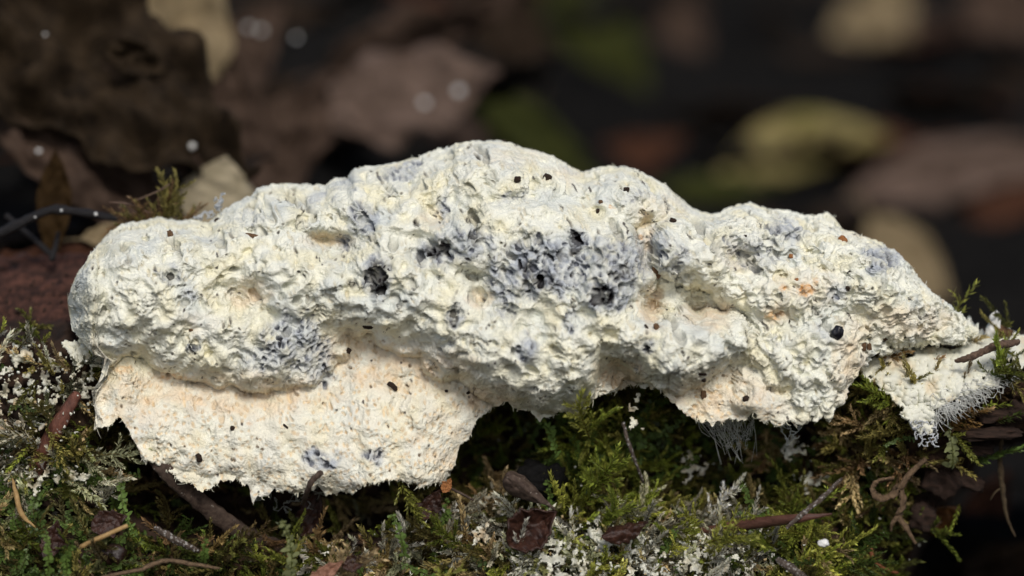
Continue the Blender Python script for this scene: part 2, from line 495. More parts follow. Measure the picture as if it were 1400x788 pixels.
LOBES = [  # px, py, rx, ry, angle, height
    (205, 385, 128, 92, 0, 105), (165, 430, 78, 60, -20, 84), (300, 465, 150, 66, 8, 76), (400, 472, 82, 66, -25, 70), (395, 385, 115, 70, 12, 88), (270, 345, 90, 52, 0, 92),
    (385, 300, 105, 52, 10, 62), (470, 285, 78, 50, 15, 50), (475, 400, 70, 66, 30, 92), (560, 400, 112, 84, 25, 98), (640, 455, 105, 72, 35, 98), (545, 320, 86, 52, -10, 74),
    (590, 262, 150, 50, 8, 42), (685, 245, 128, 50, 0, 50), (630, 335, 80, 56, 0, 84), (740, 385, 96, 92, 0, 98), (715, 490, 108, 74, 12, 104), (790, 505, 58, 52, 0, 94),
    (720, 310, 108, 50, 0, 74), (845, 275, 100, 48, -8, 42), (830, 390, 62, 92, 5, 104), (800, 330, 82, 52, 20, 76), (790, 450, 74, 62, 0, 108), (955, 345, 84, 58, 5, 84),
    (905, 480, 108, 52, -6, 92), (865, 460, 62, 46, 0, 90), (975, 465, 55, 44, 0, 96), (1030, 322, 86, 46, -8, 58), (1075, 395, 98, 66, 10, 66), (1110, 470, 118, 80, 5, 58), (1160, 375, 92, 58, 20, 60),
    (1215, 410, 78, 52, 32, 62), (1085, 535, 86, 62, 0, 34), (1150, 500, 52, 62, 0, 32), (1195, 360, 50, 34, 25, 60), (1260, 440, 60, 26, 28, 30),
    (455, 590, 120, 70, 0, 26), (300, 590, 130, 60, 8, 20), (480, 640, 140, 36, 0, 22), (590, 600, 70, 66, 0, 18)]
HOLLOWS = [(342, 402, 28, 20), (448, 328, 34, 12), (655, 408, 15, 14), (592, 300, 16, 12), (893, 418, 15, 34), (968, 432, 34, 18), (850, 508, 26, 20), (884, 335, 11, 36), (1010, 352, 20, 16), (285, 322, 16, 10), (560, 255, 10, 7), (200, 328, 9, 5)]
PEACH = [(342, 402, 30, 22, 1), (448, 328, 40, 14, .8), (655, 408, 16, 14, .9), (592, 300, 24, 14, .6), (890, 420, 18, 34, 1.3), (968, 432, 38, 20, 1.1), (850, 510, 34, 22, 1.2), (882, 325, 14, 46, 1), (1010, 352, 26, 20, .7),
         (1100, 395, 60, 26, .6), (1160, 500, 26, 60, .9), (1230, 440, 80, 22, .8), (330, 540, 130, 32, 1), (190, 545, 60, 40, .8), (560, 505, 90, 34, 1.1), (480, 480, 40, 30, .9), (600, 610, 40, 50, .6), (660, 545, 50, 20, 1.1), (990, 545, 80, 36, .9),
         (1180, 320, 30, 8, .6), (1060, 430, 30, 14, .7), (270, 440, 40, 16, .35), (130, 470, 24, 8, .3), (690, 215, 60, 16, .35), (770, 240, 30, 14, .4), (905, 285, 40, 20, .4)]
GREY = [(740, 365, 66, 48, 1.0), (640, 335, 40, 30, .75), (690, 390, 26, 50, .7), (495, 298, 20, 26, .85), (515, 380, 24, 34, .8), (790, 345, 40, 30, .8), (850, 365, 40, 46, .8), (830, 405, 34, 26, .9), (600, 345, 36, 24, .85), (620, 437, 14, 18, .9), (615, 470, 14, 10, .3),
        (400, 470, 46, 46, .75), (360, 490, 40, 24, .5), (440, 500, 22, 40, .55), (900, 345, 22, 40, .55), (925, 360, 22, 30, .5), (1030, 350, 44, 20, .5), (1075, 318, 26, 22, .75), (1210, 350, 34, 18, .85), (1195, 370, 16, 10, .9), (545, 240, 24, 12, .6), (565, 228, 14, 8, .8), (605, 280, 14, 16, .75), (700, 270, 26, 10, .45), (440, 270, 20, 12, .55), (470, 330, 16, 10, .6), (470, 250, 24, 14, .4),
        (440, 628, 26, 16, .9), (510, 622, 18, 12, .75), (890, 475, 12, 14, .8), (718, 475, 18, 22, .8), (265, 480, 12, 10, .9), (235, 375, 22, 14, .5), (262, 400, 14, 12, .5), (1150, 400, 14, 12, .5), (1125, 455, 22, 14, .4), (860, 270, 24, 10, .4), (822, 275, 12, 6, .4), (780, 440, 14, 20, .5), (1000, 330, 50, 14, .35), (875, 500, 12, 10, .4), (1060, 468, 16, 10, .35), (345, 300, 24, 12, .3)]
BLACK = [(515, 383, 17, 27, 1), (596, 341, 20, 13, .9), (786, 335, 10, 17, 1), (823, 402, 16, 17, 1), (265, 482, 7, 8, .8), (1022, 460, 3, 14, 1), (740, 385, 28, 14, .55), (720, 365, 16, 12, .5), (620, 436, 8, 12, .8), (232, 378, 5, 5, .9), (568, 305, 4, 6, .8), (650, 325, 14, 16, .5), (886, 478, 6, 7, .7), (850, 372, 18, 14, .55), (1205, 352, 20, 8, .45), (480, 388, 7, 7, .6), (765, 350, 18, 10, .5), (1268, 436, 6, 5, .7)]  # spore patches, plus a dark hole and slot painted black
ORANGE = [(1100, 397, 12, 9, 1), (1070, 395, 6, 5, .8), (1060, 430, 14, 8, .7), (835, 283, 4, 3, .8), (876, 325, 5, 4, .8), (1150, 450, 5, 5, .7), (1115, 385, 4, 6, .8), (1290, 410, 5, 4, .4), (340, 580, 7, 4, .4), (235, 515, 30, 6, .4), (166, 505, 16, 8, .5)]
CREASE_L = [(100, 480), (131, 487), (190, 505), (260, 520), (350, 530), (420, 512), (455, 458), (500, 452), (560, 476), (620, 512), (680, 542), (722, 556), (760, 600)]
CREASE_R = [(800, 600), (820, 500), (845, 498), (868, 525), (930, 525), (980, 505), (1020, 510), (1060, 545), (1100, 580), (1170, 600)]

def blobs(L, px, py):
    out = np.zeros(px.shape)
    for (cx, cy, rx, ry, a) in L:
        r2 = ((px - cx) / rx) ** 2 + ((py - cy) / ry) ** 2
        out = np.maximum(out, a * np.clip(1.25 - r2 * .9, 0, 1))
    return out

def skirt_mask(px, py):
    c = np.where(px < 770, interp(px, CREASE_L), interp(px, CREASE_R))
    w = 8 + 22 * np.exp(-((px - 432) / 42) ** 2)
    return 1 / (1 + np.exp(-np.clip((py - c) / w, -40, 40)))

def mould_bot(px):
    return interp(px, BOT) + 7 * n2(px, px * 0, 17, .7) + 5 * n2(px, px * 0, 7, 3.7) + 1.6 * n2(px, px * 0, 3.2, 8.7)

_sx = np.arange(60, 1380, 1.0)
def _smooth(L, w=34):
    k = np.hanning(w); k /= k.sum()
    v = interp(_sx, L); v = np.concatenate([np.full(w, v[0]), v, np.full(w, v[-1])])
    return np.convolve(v, k, 'same')[w:-w]
_sb, _st = _smooth(BOT), _smooth(TOP, 8)
def mould_Y(px, py, sfrac=None, wl=1.0):
    """depth of the front of the mould behind a photo pixel"""
    tp, bt = interp(px, TOP), np.interp(px, _sx, _sb)
    ss = np.clip((bt - py) / np.maximum(bt - tp, 4), 0, 1)
    if sfrac is None: sfrac = ss
    sfrac = ss + (sfrac - ss) * sstep(.6, 1, sfrac)
    span = np.clip((bt - tp) / 300, 0.12, 1)
    yf = -75 + 45 * sstep(1120, 1260, px) + 60 * sstep(130, 92, px)
    Y = yf + 185 * span * (1 - np.sqrt(np.clip(1 - sfrac ** 2, 0, 1)))
    Y = Y - 62 * np.clip(1 - sfrac / 0.42, 0, 1) * sstep(650, 560, px) * sstep(100, 150, px)
    Y = Y - 55 * np.clip(1 - sfrac / 0.5, 0, 1) * sstep(860, 930, px) * sstep(1180, 1120, px)
    wx = px + 15 * n2(px, py, 60, 1.1) + 8 * n2(px, py, 22, 7.1)
    wy = py + 13 * n2(px, py, 60, 4.1) + 7 * n2(px, py, 22, 9.1)
    acc = 0
    for (cx, cy, rx, ry, a, H) in LOBES:
        ca, sa = math.cos(math.radians(a)), math.sin(math.radians(a))
        dx, dy = wx - cx, wy - cy
        r2 = ((dx * ca + dy * sa) / rx) ** 2 + ((-dx * sa + dy * ca) / ry) ** 2
        acc = acc + (H * np.clip(1 - r2, 0, 1) ** 0.62) ** 5
    h = acc ** 0.2
    sk = skirt_mask(px + 0 * py, wy)
    h = h * (1 - sk) + np.minimum(h, 26) * sk
    hol = 0
    for (cx, cy, rx, ry) in HOLLOWS:
        r2 = ((px - cx) / rx) ** 2 + ((py - cy) / ry) ** 2
        hol = hol + 34 * np.exp(-r2 * 1.1)
    ed = sstep(0, 0.10, 1 - sfrac)
    body = (1 - sk)
    mid = body * (13 * n2(px, py, 42, 12.1) + 9 * (0.4 - np.abs(n2(px, py, 26, 15.1)) * 2)) + 9 * n2(px, py, 48, 18.1) * sk + 5 * n2(px, py, 16, 19.1)
    return Y - wl * ((h + mid) * (0.35 + 0.65 * ed) - hol * ed)

NC, NF, NB, NL = 1140, 410, 46, 9
u = np.linspace(0, 1, NC)
mx_ = 92.5 + (1338 - 92.5) * (u + 0.012 * np.sin(2 * math.pi * u) * -1)
thf = np.linspace(0, math.pi / 2, NF)
thb = np.linspace(math.pi / 2, math.pi * 0.97, NB)[1:]
TH, MX = np.meshgrid(np.concatenate([thf, thb]), mx_, indexing='ij')
tp = interp(MX, TOP) + 1.6 * n2(MX, MX * 0, 9, 3.1)
bt = np.maximum(mould_bot(MX), tp + 2)
S = np.sin(TH)
MPY = bt + (tp - bt) * S
isf = TH <= math.pi / 2
Yf = mould_Y(MX, MPY, S)
span = np.clip((bt - tp) / 300, 0.12, 1)
Ytop = mould_Y(mx_[None], tp[:1], np.ones((1, NC)))
MY = np.where(isf, Yf, Ytop + 230 * span * (-np.cos(TH)))
lipk = np.linspace(1, 0, NL, endpoint=False)[:, None]          # the edge curls back under itself
lipY = MY[:1] + 70 * lipk + 6 * n2(np.broadcast_to(mx_, (NL, NC)), lipk * 60 + 0 * mx_, 9, 2.5)
lipPY = MPY[:1] - 10 * np.sin(lipk * 2.2) - 6 * lipk
MXa = np.concatenate([np.broadcast_to(mx_, (NL, NC)), MX])
MPYa = np.concatenate([lipPY, MPY]); MYa = np.concatenate([lipY, MY])
MXw = MXa + (10 * n2(MPYa, MPYa * 0, 19, 5.5) + 6 * n2(MPYa, MPYa * 0, 7, 9.5) + 14 * sstep(540, 490, MPYa)) * sstep(480, 492, MPYa) * np.exp(-np.abs(MXa - 131) / 26)
MP = unproj(MXw, MPYa, MYa)

def grid_normals(P):
    du = np.gradient(P, axis=1); dv = np.gradient(P, axis=0)
    n = np.cross(du, dv)
    return n / (np.linalg.norm(n, axis=-1)[..., None] + 1e-9)

MN = grid_normals(MP)
if MN[NL + 100, NC // 2, 1] > 0: MN = -MN
Q = MP.astype(F32)
SK = skirt_mask(MXa, MPYa)
frontm = np.concatenate([np.ones((NL, NC)), isf.astype(float)])
# fibrous, spongy relief
wrp = np.stack([noise3(Q / 24 + 3), noise3(Q / 24 + 31), noise3(Q / 24 + 67)], -1)
W = Q + 9 * wrp
fib_a = 1 - 2 * np.abs(noise3(W / np.array([12, 5.5, 3.8], F32)))
fib_b = 1 - 2 * np.abs(noise3(W @ np.array([[.7, 0, .7], [0, 1, 0], [-.7, 0, .7]], F32) / np.array([12, 5.5, 3.8], F32) + 9))
fib_c = 1 - 2 * np.abs(noise3(W @ np.array([[.2, 0, -.98], [0, 1, 0], [.98, 0, .2]], F32) / np.array([12, 5.5, 3.8], F32) + 19))
sel = noise3(Q / 55 + 50)
sel2 = noise3(Q / 55 + 80)
fib = np.where(sel > .12, fib_a, np.where(sel2 > 0, fib_b, fib_c))
wgt = np.clip((sel + .25) * 2.5, 0, 1); fib = fib_a * wgt + (1 - wgt) * (fib_b * np.clip(.5 + sel2 * 3, 0, 1) + fib_c * np.clip(.5 - sel2 * 3, 0, 1))
def wor(sx, sz, w, o):
    A = Q + w * wrp
    return worley2(A[..., 0] / sx + .25 * A[..., 1] / sx + o, A[..., 2] / sz - .25 * A[..., 1] / sz + o)
f1, f2, cid = wor(8.0, 7.0, 3.5, 0)
g1, g2, gid = wor(8.2, 7.4, 3.5, 100)
h1, h2, hid = wor(19, 15, 5, 200)
fine = fbm(Q / 4.6, 2)
porous = np.clip(.45 + 1.2 * noise3(Q / 45 + 5), 0, 1) * (1 - SK)
pit_big = sstep(.42, .12, h1) * (hid > .80) * (1 - SK)
pit_mid = sstep(.46, .14, f1) * (cid > .42) * porous
grey_w = blobs(GREY, MXa + 9 * wrp[..., 0], MPYa + 9 * wrp[..., 2]) * frontm
grey_p = np.clip(grey_w * (0.62 + 0.7 * fbm(Q / 16 + 12, 3)) * 1.35 - .12, 0, 1)
black_p = np.clip(blobs(BLACK, MXa + 5 * wrp[..., 0], MPYa + 5 * wrp[..., 2]) * (1.0 + .9 * fbm(Q / 7 + 77, 2)) * 1.7 - .32, 0, 1) * frontm
pit_g = sstep(.46, .22, g1) * (gid > .22)
k1_, k2_, kid = wor(7.6, 5.6, 4, 300)
dotm = np.clip(.35 + 1.6 * noise3(Q / 30 + 205), 0, 1) * (1 - .75 * SK)
pore_s = sstep(.40, .2, k1_) * (kid > .62)
pore = sstep(.42, .2, k1_) * (kid > .5) * dotm
wall_f = np.exp(-(f2 - f1) / .13); wall_g = np.exp(-(g2 - g1) / .16); wall_h = np.exp(-(h2 - h1) / .09)
fibm = np.clip(.55 + 1.3 * noise3(Q / 38 + 71), .1, 1)
disp = (1 - SK) * (3.0 * (fib - .2) * fibm + 0.8 * fine + porous * (3.2 * wall_f - 1.0) + 2.0 * wall_h * porous) + SK * (2.6 * fine + 2.0 * (fib - .3) - 3.5 * pore_s - 3.0 * sstep(.30, .12, f1) * (cid > .8))
calm = np.clip(.5 + 1.5 * noise3(Q / 62 + 140) + .5 * noise3(Q / 27 + 160), 0, 1)      # smooth crust here, broken crust there
disp = disp * (.60 - .25 * grey_p * (1 - SK)) * (.38 + .72 * calm) * (1 - .35 * sstep(930, 1050, MXa))
disp = disp - 3.2 * calm * pit_mid * (1 - .5 * sstep(930, 1050, MXa)) - 9 * pit_big - 3.8 * pore * (.4 + .6 * calm) + (1.5 * wall_g - 6.5 * pit_g) * np.clip(grey_p * 1.4, 0, 1) - 8 * black_p * (.5 + .5 * pit_g)
# soft folded wrinkles on the right part
wr_ = (1 - 2 * np.abs(noise3(W / np.array([30, 12, 9], F32) + 40)))
disp = disp + 3.5 * (wr_ - .3) * sstep(960, 1040, MXa) * (1 - SK) + 1.6 * (wr_ - .3) * (1 - SK)
rowfade = np.concatenate([np.linspace(.2, 1, NL), np.ones(NF + NB - 1)])[:, None]
colfade = np.clip(np.minimum(np.arange(NC), NC - 1 - np.arange(NC)) / 14.0, 0.1, 1)[None]
MPd = MP + MN * (disp * rowfade * colfade)[..., None]

# pigments: chalk white, cream, peach beds, blue-grey and black spore mass
white = np.array([0.80, 0.80, 0.695]); cream = np.array([0.79, 0.755, 0.565]); peach = np.array([0.76, 0.625, 0.455])
cool = np.array([0.66, 0.69, 0.65]); greyc = np.array([0.20, 0.215, 0.255]); blk = np.array([0.012, 0.008, 0.010]); orng = np.array([0.72, 0.36, 0.10])
def mixc(a, b, k): k = np.clip(k, 0, 1)[..., None]; return a * (1 - k) + b * k
C = np.broadcast_to(white, MP.shape).copy()
C = mixc(C, cream, np.clip(.25 + 1.4 * noise3(Q / 34 + 9), 0, .85) + .35 * pit_mid * (noise3(Q / 80) > -.1))
C = mixc(C, cool, np.clip(1.6 * noise3(Q / 50 + 29) - .1, 0, .8))
pe = blobs(PEACH, MXa + 8 * wrp[..., 0], MPYa + 8 * wrp[..., 2])
C = mixc(C, peach, np.clip(pe * (.5 + .5 * fbm(Q / 20 + 60, 3)), 0, .85) + .20 * SK)
C = mixc(C, white, SK * np.clip(1.5 * fbm(Q / 26 + 90, 3) - .1, 0, .75))
C = mixc(C, np.array([.78, .60, .36]), SK * sstep(.34, .16, f1) * (cid > .72) * .7)
C = mixc(C, np.array([.52, .46, .32]), pore * .55 + .25 * pit_mid)
C = mixc(C, np.array([.10, .095, .085]), pore * (kid > .90) * (1 - SK))
C = mixc(C, np.array([.58, .43, .26]), pore_s * SK * .6)
C = mixc(C, np.array([.16, .12, .08]), pore_s * SK * (kid > .985))
C = mixc(C, orng, np.clip(blobs(ORANGE, MXa, MPYa) * (.8 + .9 * fbm(Q / 7 + 3, 2)) - .1, 0, .9))
C = mixc(C, np.array([.50, .545, .585]), np.clip(grey_w, 0, 1) * .5 * np.clip(.7 + noise3(Q / 28 + 44), 0, 1))
C = mixc(C, np.array([.40, .435, .49]), grey_p * .85)
C = mixc(C, greyc, np.clip(grey_p * 1.6, 0, 1) * np.clip(1.25 * pit_g + .25 * sstep(.1, .5, fine), 0, 1))
C = mixc(C, np.array([.035, .035, .04]), np.clip(grey_p - .35, 0, 1) * pit_g * 1.6 * (gid > .45))
C = mixc(C, blk, black_p * (0.8 + .5 * pit_g))
speck = (cid > .985) * sstep(.22, .16, f1) + (gid > .976) * sstep(.24, .17, g1)
C = mixc(C, np.array([.03, .02, .02]), speck * .9)
C = mixc(C, np.array([.30, .30, .27]), pit_big * (hid > .9) * .6)

base_loc = unproj(700, 600, 60)
mould = empty('slime_mould', base_loc, 'large lumpy white slime mould with grey and black spore patches spread over the log', 'slime mould')
obj('crust', MPd.reshape(-1, 3), grid_faces(NL + NF + NB - 1, NC), M_CRUST, mould, C.reshape(-1, 3))

# loose shreds and fibres standing off the crust
MNd = grid_normals(MPd)
if MNd[NL + 100, NC // 2, 1] > 0: MNd = -MNd
fr = Pile()
def ribbon(P, Wd, w):
    n = len(P)
    taper = np.sin(np.linspace(.35, math.pi * .97, n))[:, None]
    A = P + Wd * w * taper; B = P - Wd * w * taper
    V = np.stack([A, B], 1).reshape(-1, 3)
    return V, tri(grid_faces(n, 2))
NFIB = 9000
ri = (NL + 2 + (NF + 1) * rs.rand(NFIB)).astype(int); ci = rs.randint(6, NC - 6, NFIB)
tt = np.linspace(0, 1, 5)[:, None]
for a, b in zip(ri, ci):
    skv = SK[a, b]
    if rs.rand() < skv * .6 or grey_p[a, b] > .35 and rs.rand() < .8: continue
    p, n = MPd[a, b], MNd[a, b]
    t = rs.normal(size=3) + np.array([0.8 * sel[a, b] * 4, 0, -.25]); t -= n * t.dot(n); t /= np.linalg.norm(t) + 1e-9
    L = rs.uniform(3, 8.5) * (1 - .35 * skv); w = rs.uniform(.3, .8)
    lift = rs.uniform(.02, .3)
    b_ = np.cross(n, t) + .5 * rs.normal(size=3); b_ /= np.linalg.norm(b_)
    P = p - n * .8 + t * L * tt + n * (L * lift * (tt - rs.uniform(.3, .9) * tt ** 2)) + b_ * (L * rs.uniform(-.35, .35) * tt ** 2)
    V, Fc = ribbon(P, b_, w)
    fr.add(V, Fc, np.clip(C[a, b] * .5 + .5 * white, 0, 1) if black_p[a, b] < .3 else C[a, b])
setp(fr.build('fibre_shreds', M_FIBRE, mould), kind='stuff')

# frayed threads along the lower edge
ft = Pile()
def thread(P, r, c, pile, ns=3):
    V, Fc = tube(P, r, ns); pile.add(V, Fc, c)
edge_row = MPd[NL]
for k in range(260):
    j = rs.randint(30, NC - 20)
    if mx_[j] < 128: continue
    p = edge_row[j]
    L = rs.uniform(1.5, 5) * (2.2 if rs.rand() < .08 else 1)
    d = np.array([rs.normal(0, .8), rs.normal(0.1, .5), -1 + rs.normal(0, .7)]); d /= np.linalg.norm(d)
    e = d + rs.normal(0, .6, 3)
    P = np.stack([p + [0, 2, 2], p + d * L * .5, p + d * L * .6 + e * L * .4])
    thread(smooth_path(P, 5), np.linspace(1.1, .4, 5) * rs.uniform(.5, 1.2), cream * .5 + white * .5, ft)
setp(ft.build('frayed_edge', M_FIBRE, mould), kind='stuff')

# ---------------------------------------------------------------- tattered films and webs of the slime mould
def in_poly(px, py, poly):
    poly = np.array(poly, float)
    inside = np.zeros(px.shape, bool)
    dist = np.full(px.shape, 1e9)
    n = len(poly)
    for i in range(n):
        x1, y1 = poly[i]; x2, y2 = poly[(i + 1) % n]
        c = ((y1 > py) != (y2 > py)) & (px < (x2 - x1) * (py - y1) / ((y2 - y1) if y2 != y1 else 1e-9) + x1)
        inside ^= c
        t = np.clip(((px - x1) * (x2 - x1) + (py - y1) * (y2 - y1)) / ((x2 - x1) ** 2 + (y2 - y1) ** 2 + 1e-9), 0, 1)
        dist = np.minimum(dist, np.hypot(px - x1 - t * (x2 - x1), py - y1 - t * (y2 - y1)))
    return np.where(inside, dist, -dist)

def film(name, poly, Yfun, parent=None, seed=0, lace=.5, edge_amp=9, step=1.7, tint=None, rough=6, spk=.0, thick=3.0, inn=26.0, holes=()):
    P = np.array(poly, float)
    x0, y0 = P.min(0) - 12; x1, y1 = P.max(0) + 12
    X, Yp = np.meshgrid(np.arange(x0, x1, step), np.arange(y0, y1, step))
    sdv = in_poly(X, Yp, poly)
    w = np.stack([X, Yp, X * 0 + seed * 13.7], -1)
    a1, a2, aid = worley(w / 13.0)
    b1, b2, bid = worley(w / 6.5 + 50)
    inner = np.clip(sdv / inn, 0, 1)
    dep = sdv + edge_amp * fbm(w / 11, 3) + edge_amp * .8 * noise3(w / 40)
    # lace: thin walls between pores near the rim
    wall = np.minimum((a2 - a1) / .30, 9)
    open_ = (wall > .55 + 2.2 * inner + (1 - lace) * 1.4) & (aid > .25 * (1 - lace))
    open2 = ((b2 - b1) > .38 + .9 * inner + (1 - lace)) & (bid > .3)
    keep = (dep > 0) & ~open_ & ~open2
    if inn > 100:
        rag = fbm(w / 11 + 33, 4) + .45 * noise3(w / 30 + 3)
        keep = (dep > 0) & ((rag > -.02) | ((a2 - a1 < .07) & (rag > -.35)))
    for (hx, hy, rx, ry) in holes:
        keep &= (((X - hx) / rx) ** 2 + ((Yp - hy) / ry) ** 2 + .5 * noise3(w / 9)) > 1
    Yd = Yfun(X, Yp) - rough * (fbm(w / 16 + 5, 3) + .35 * (1 - 2 * np.abs(noise3(w / 6)))) + 3.5 * sstep(.4, .1, b1)
    G = unproj(X, Yp, Yd)
    nr, nc = X.shape
    Fq = grid_faces(nr, nc)
    kf = keep.ravel()
    Fq = Fq[kf[Fq].all(1)]
    used = np.unique(Fq)
    remap = np.full(nr * nc, -1); remap[used] = np.arange(len(used))
    cc = np.broadcast_to(white, G.shape).copy()
    kk = fbm(w / 24 + 8, 3)
    cc = mixc(cc, cream, np.clip(.2 + kk, 0, .9))
    cc = mixc(cc, peach, np.clip(kk * 1.2 - .2, 0, .6))
    if tint is not None: cc = mixc(cc, np.array(tint[:3]), np.full(X.shape, tint[3]) * np.clip(.7 + 1.4 * fbm(w / 13 + 70, 3), 0, 1.6))
    cc = mixc(cc, np.array([.10, .10, .12]), (sstep(.4, .1, b1) * (bid > 1 - spk)) * .8)
    V = G.reshape(-1, 3)[used]
    if len(V) < 8: return None
    return obj(name, V, remap[Fq], M_FIBRE, parent, cc.reshape(-1, 3)[used], True, thick)

def web(poly, Yfun, n, reach, r, pile, c, seed=0):
    """a net of fine threads spanning an area"""
    rr = np.random.RandomState(seed)
    P = np.array(poly, float); lo, hi = P.min(0), P.max(0)
    pts = []
    while len(pts) < n:
        q_ = lo + rr.rand(400, 2) * (hi - lo)
        q_ = q_[in_poly(q_[:, 0], q_[:, 1], poly) > 0]
        pts += q_.tolist()
    pts = np.array(pts[:n])
    Z = unproj(pts[:, 0], pts[:, 1], Yfun(pts[:, 0], pts[:, 1]) + rr.normal(0, 4, n))
    for i in range(n):
        d = np.linalg.norm(Z - Z[i], axis=1)
        o = np.argsort(d)[1:4]
        for j in o:
            if j > i and d[j] < reach or rr.rand() < .25 and d[j] < reach:
                mid = (Z[i] + Z[j]) / 2 + rr.normal(0, d[j] * .045, 3)
                thread(smooth_path([Z[i], mid, Z[j]], 4), np.full(4, r) * rr.uniform(.5, 1.3) * np.array([1.25, .8, .8, 1.25]), c, pile)
    return Z

def sheet_Y(px, py):
    return interp(py, [(430, 110), (460, 40), (490, -35), (530, -85), (570, -105), (620, -112)]) + 12 * n2(px, py, 38, 33.)
SHEET = [(1158, 500), (1178, 488), (1205, 470), (1245, 452), (1290, 440), (1325, 440), (1345, 452), (1362, 448), (1400, 455), (1460, 460), (1460, 500), (1400, 505), (1372, 492), (1362, 520), (1335, 535), (1302, 546), (1282, 562), (1276, 592), (1262, 596), (1246, 578), (1224, 552), (1206, 535), (1180, 512)]
film('web_sheet', SHEET, sheet_Y, mould, 1, .35, 7, 1.5, rough=7, spk=.12, thick=4, holes=[(1274, 464, 22, 13), (1302, 470, 16, 9), (1238, 486, 11, 4), (1250, 448, 4, 3)])
wp = Pile()
pt0 = unproj
web([(1270, 540), (1380, 495), (1388, 520), (1372, 538), (1330, 560), (1300, 575), (1275, 575)], lambda x, y: sheet_Y(x, y) - 4, 230, 17, .6, wp, (.80, .80, .76), 1)
web([(1243, 575), (1282, 575), (1284, 612), (1255, 612)], lambda x, y: sheet_Y(x, y) - 4, 150, 12, 1.0, wp, (.74, .76, .78), 2)
rw = np.random.RandomState(12)
web([(945, 562), (1035, 562), (1028, 600), (1012, 632), (1000, 618), (975, 595), (950, 578)], lambda x, y: -75 + (y - 570) * .3 + 0 * x, 230, 22, .38, wp, (.78, .79, .76), 3)
for k in range(75):        # fan of fine threads hanging from the right skirt
    x0 = rw.uniform(945, 1034); x1 = 1000 + (x0 - 990) * .45 + rw.normal(0, 11)
    y0, y1 = 566 + rw.uniform(-4, 4), rw.choice([rw.uniform(582, 605), rw.uniform(600, 640)])
    a, b = pt0(x0, y0, -75), pt0(x1, y1, -60 + rw.uniform(-12, 12))
    thread(smooth_path([a, (a + b) / 2 + rw.normal(0, 5, 3), b], 6), np.full(6, .4) * rw.uniform(.6, 1.3), (.80, .81, .78), wp)
for k in range(190):        # threads straying from the free edge of the sheet
    t = rw.rand(); x0, y0 = 1272 + t * 104, 572 - t * 66 + rw.uniform(-8, 4)
    L, a_ = rw.uniform(8, 30), rw.normal(.75, .6)
    x1, y1 = x0 + L * math.cos(a_), y0 + L * math.sin(a_)
    Ys = float(sheet_Y(np.array(x0), np.array(y0))) - 3
    a, b = pt0(x0, y0, Ys), pt0(x1, y1, Ys - rw.uniform(-8, 8))
    thread(smooth_path([a, (a + b) / 2 + rw.normal(0, 2.5, 3), b], 6), np.linspace(.9, .4, 6) * rw.uniform(.6, 1.2), (.80, .81, .78), wp)
web([(370, 655), (450, 660), (438, 700), (398, 705), (352, 690), (330, 668)], lambda x, y: -60 + 0 * x, 90, 26, .7, wp, (.50, .52, .48), 4)
web([(1060, 575), (1100, 572), (1092, 600), (1076, 610)], lambda x, y: -80 + 0 * x, 60, 16, .8, wp, (.78, .8, .78), 6)
setp(wp.build('thread_web', M_THREAD, mould), kind='stuff')
# lone tattered strands at the left foot of the mould
film('torn_flap', [(84, 462), (120, 468), (160, 486), (165, 500), (138, 510), (120, 500), (105, 505), (96, 490), (88, 480)], lambda x, y: -40 - (y - 460) * .8, mould, 3, .5, 6, 1.6, rough=8)

def film_thing(label, poly, Yfun, seed, **k):
    k.setdefault('inn', 160.0); k['rough'] = k.get('rough', 8) * .8; k.setdefault('step', 1.4); k.setdefault('thick', 1.8)
    o = film('slime_film', poly, Yfun, None, seed, **k)
    setp(o, label, 'slime film')
    return o
lY = lambda out: (lambda x, y: log_Y(x, y) - out)
film_thing('crumbly off-white slime film coating the ledge left of the slime mould', [(-30, 488), (20, 480), (60, 476), (95, 492), (125, 505), (132, 530), (118, 548), (92, 545), (60, 556), (30, 548), (-30, 545)], lY(24), 5, lace=.75, edge_amp=16, rough=15, tint=(.45, .42, .33, .5), spk=.35)
film_thing('tan slime film with a round hole beside the red stick', [(-30, 555), (30, 545), (75, 550), (82, 575), (60, 592), (20, 595), (-30, 590)], lY(22), 6, lace=.35, edge_amp=9, rough=10, tint=(.50, .38, .24, .75), holes=[(36, 560, 15, 9)])
film_thing('pale slime film clumped below the end of the red stick', [(25, 645), (60, 628), (95, 632), (120, 640), (118, 655), (80, 665), (60, 680), (30, 672)], lY(40), 7, lace=.7, edge_amp=12, rough=14, tint=(.48, .43, .30, .6), spk=.2)
film_thing('long ragged white slime film over the moss at the foot of the log', [(705, 752), (745, 725), (790, 712), (850, 722), (905, 735), (925, 760), (905, 800), (820, 806), (745, 800), (715, 775)], lY(60), 8, lace=.95, edge_amp=18, rough=20, tint=(.50, .50, .44, .55), spk=.4)
film_thing('fine white slime net on bright moss right of the ragged film', [(930, 745), (975, 735), (1010, 742), (1035, 765), (1030, 800), (950, 800), (925, 775)], lY(58), 9, lace=1.0, edge_amp=18, rough=18, tint=(.5, .5, .44, .5), spk=.2)
film_thing('fluffy white slime tuft hanging from moss under the folded right flank', [(1066, 600), (1088, 596), (1102, 610), (1100, 622), (1082, 628), (1072, 640), (1064, 625)], lY(70), 10, lace=.9, edge_amp=8, rough=12)
film_thing('small feathery white slime tuft above the grey hoary twig', [(1092, 650), (1105, 632), (1128, 640), (1140, 655), (1120, 668), (1098, 668)], lY(74), 11, lace=.9, edge_amp=9, rough=12, tint=(.6, .62, .62, .4))
film_thing('forked white slime strand on dark moss under the hanging web', [(940, 618), (958, 630), (985, 642), (980, 652), (952, 650), (938, 668), (930, 662), (938, 645), (930, 632)], lY(84), 12, lace=.6, edge_amp=6, rough=9, tint=(.55, .47, .36, .5))
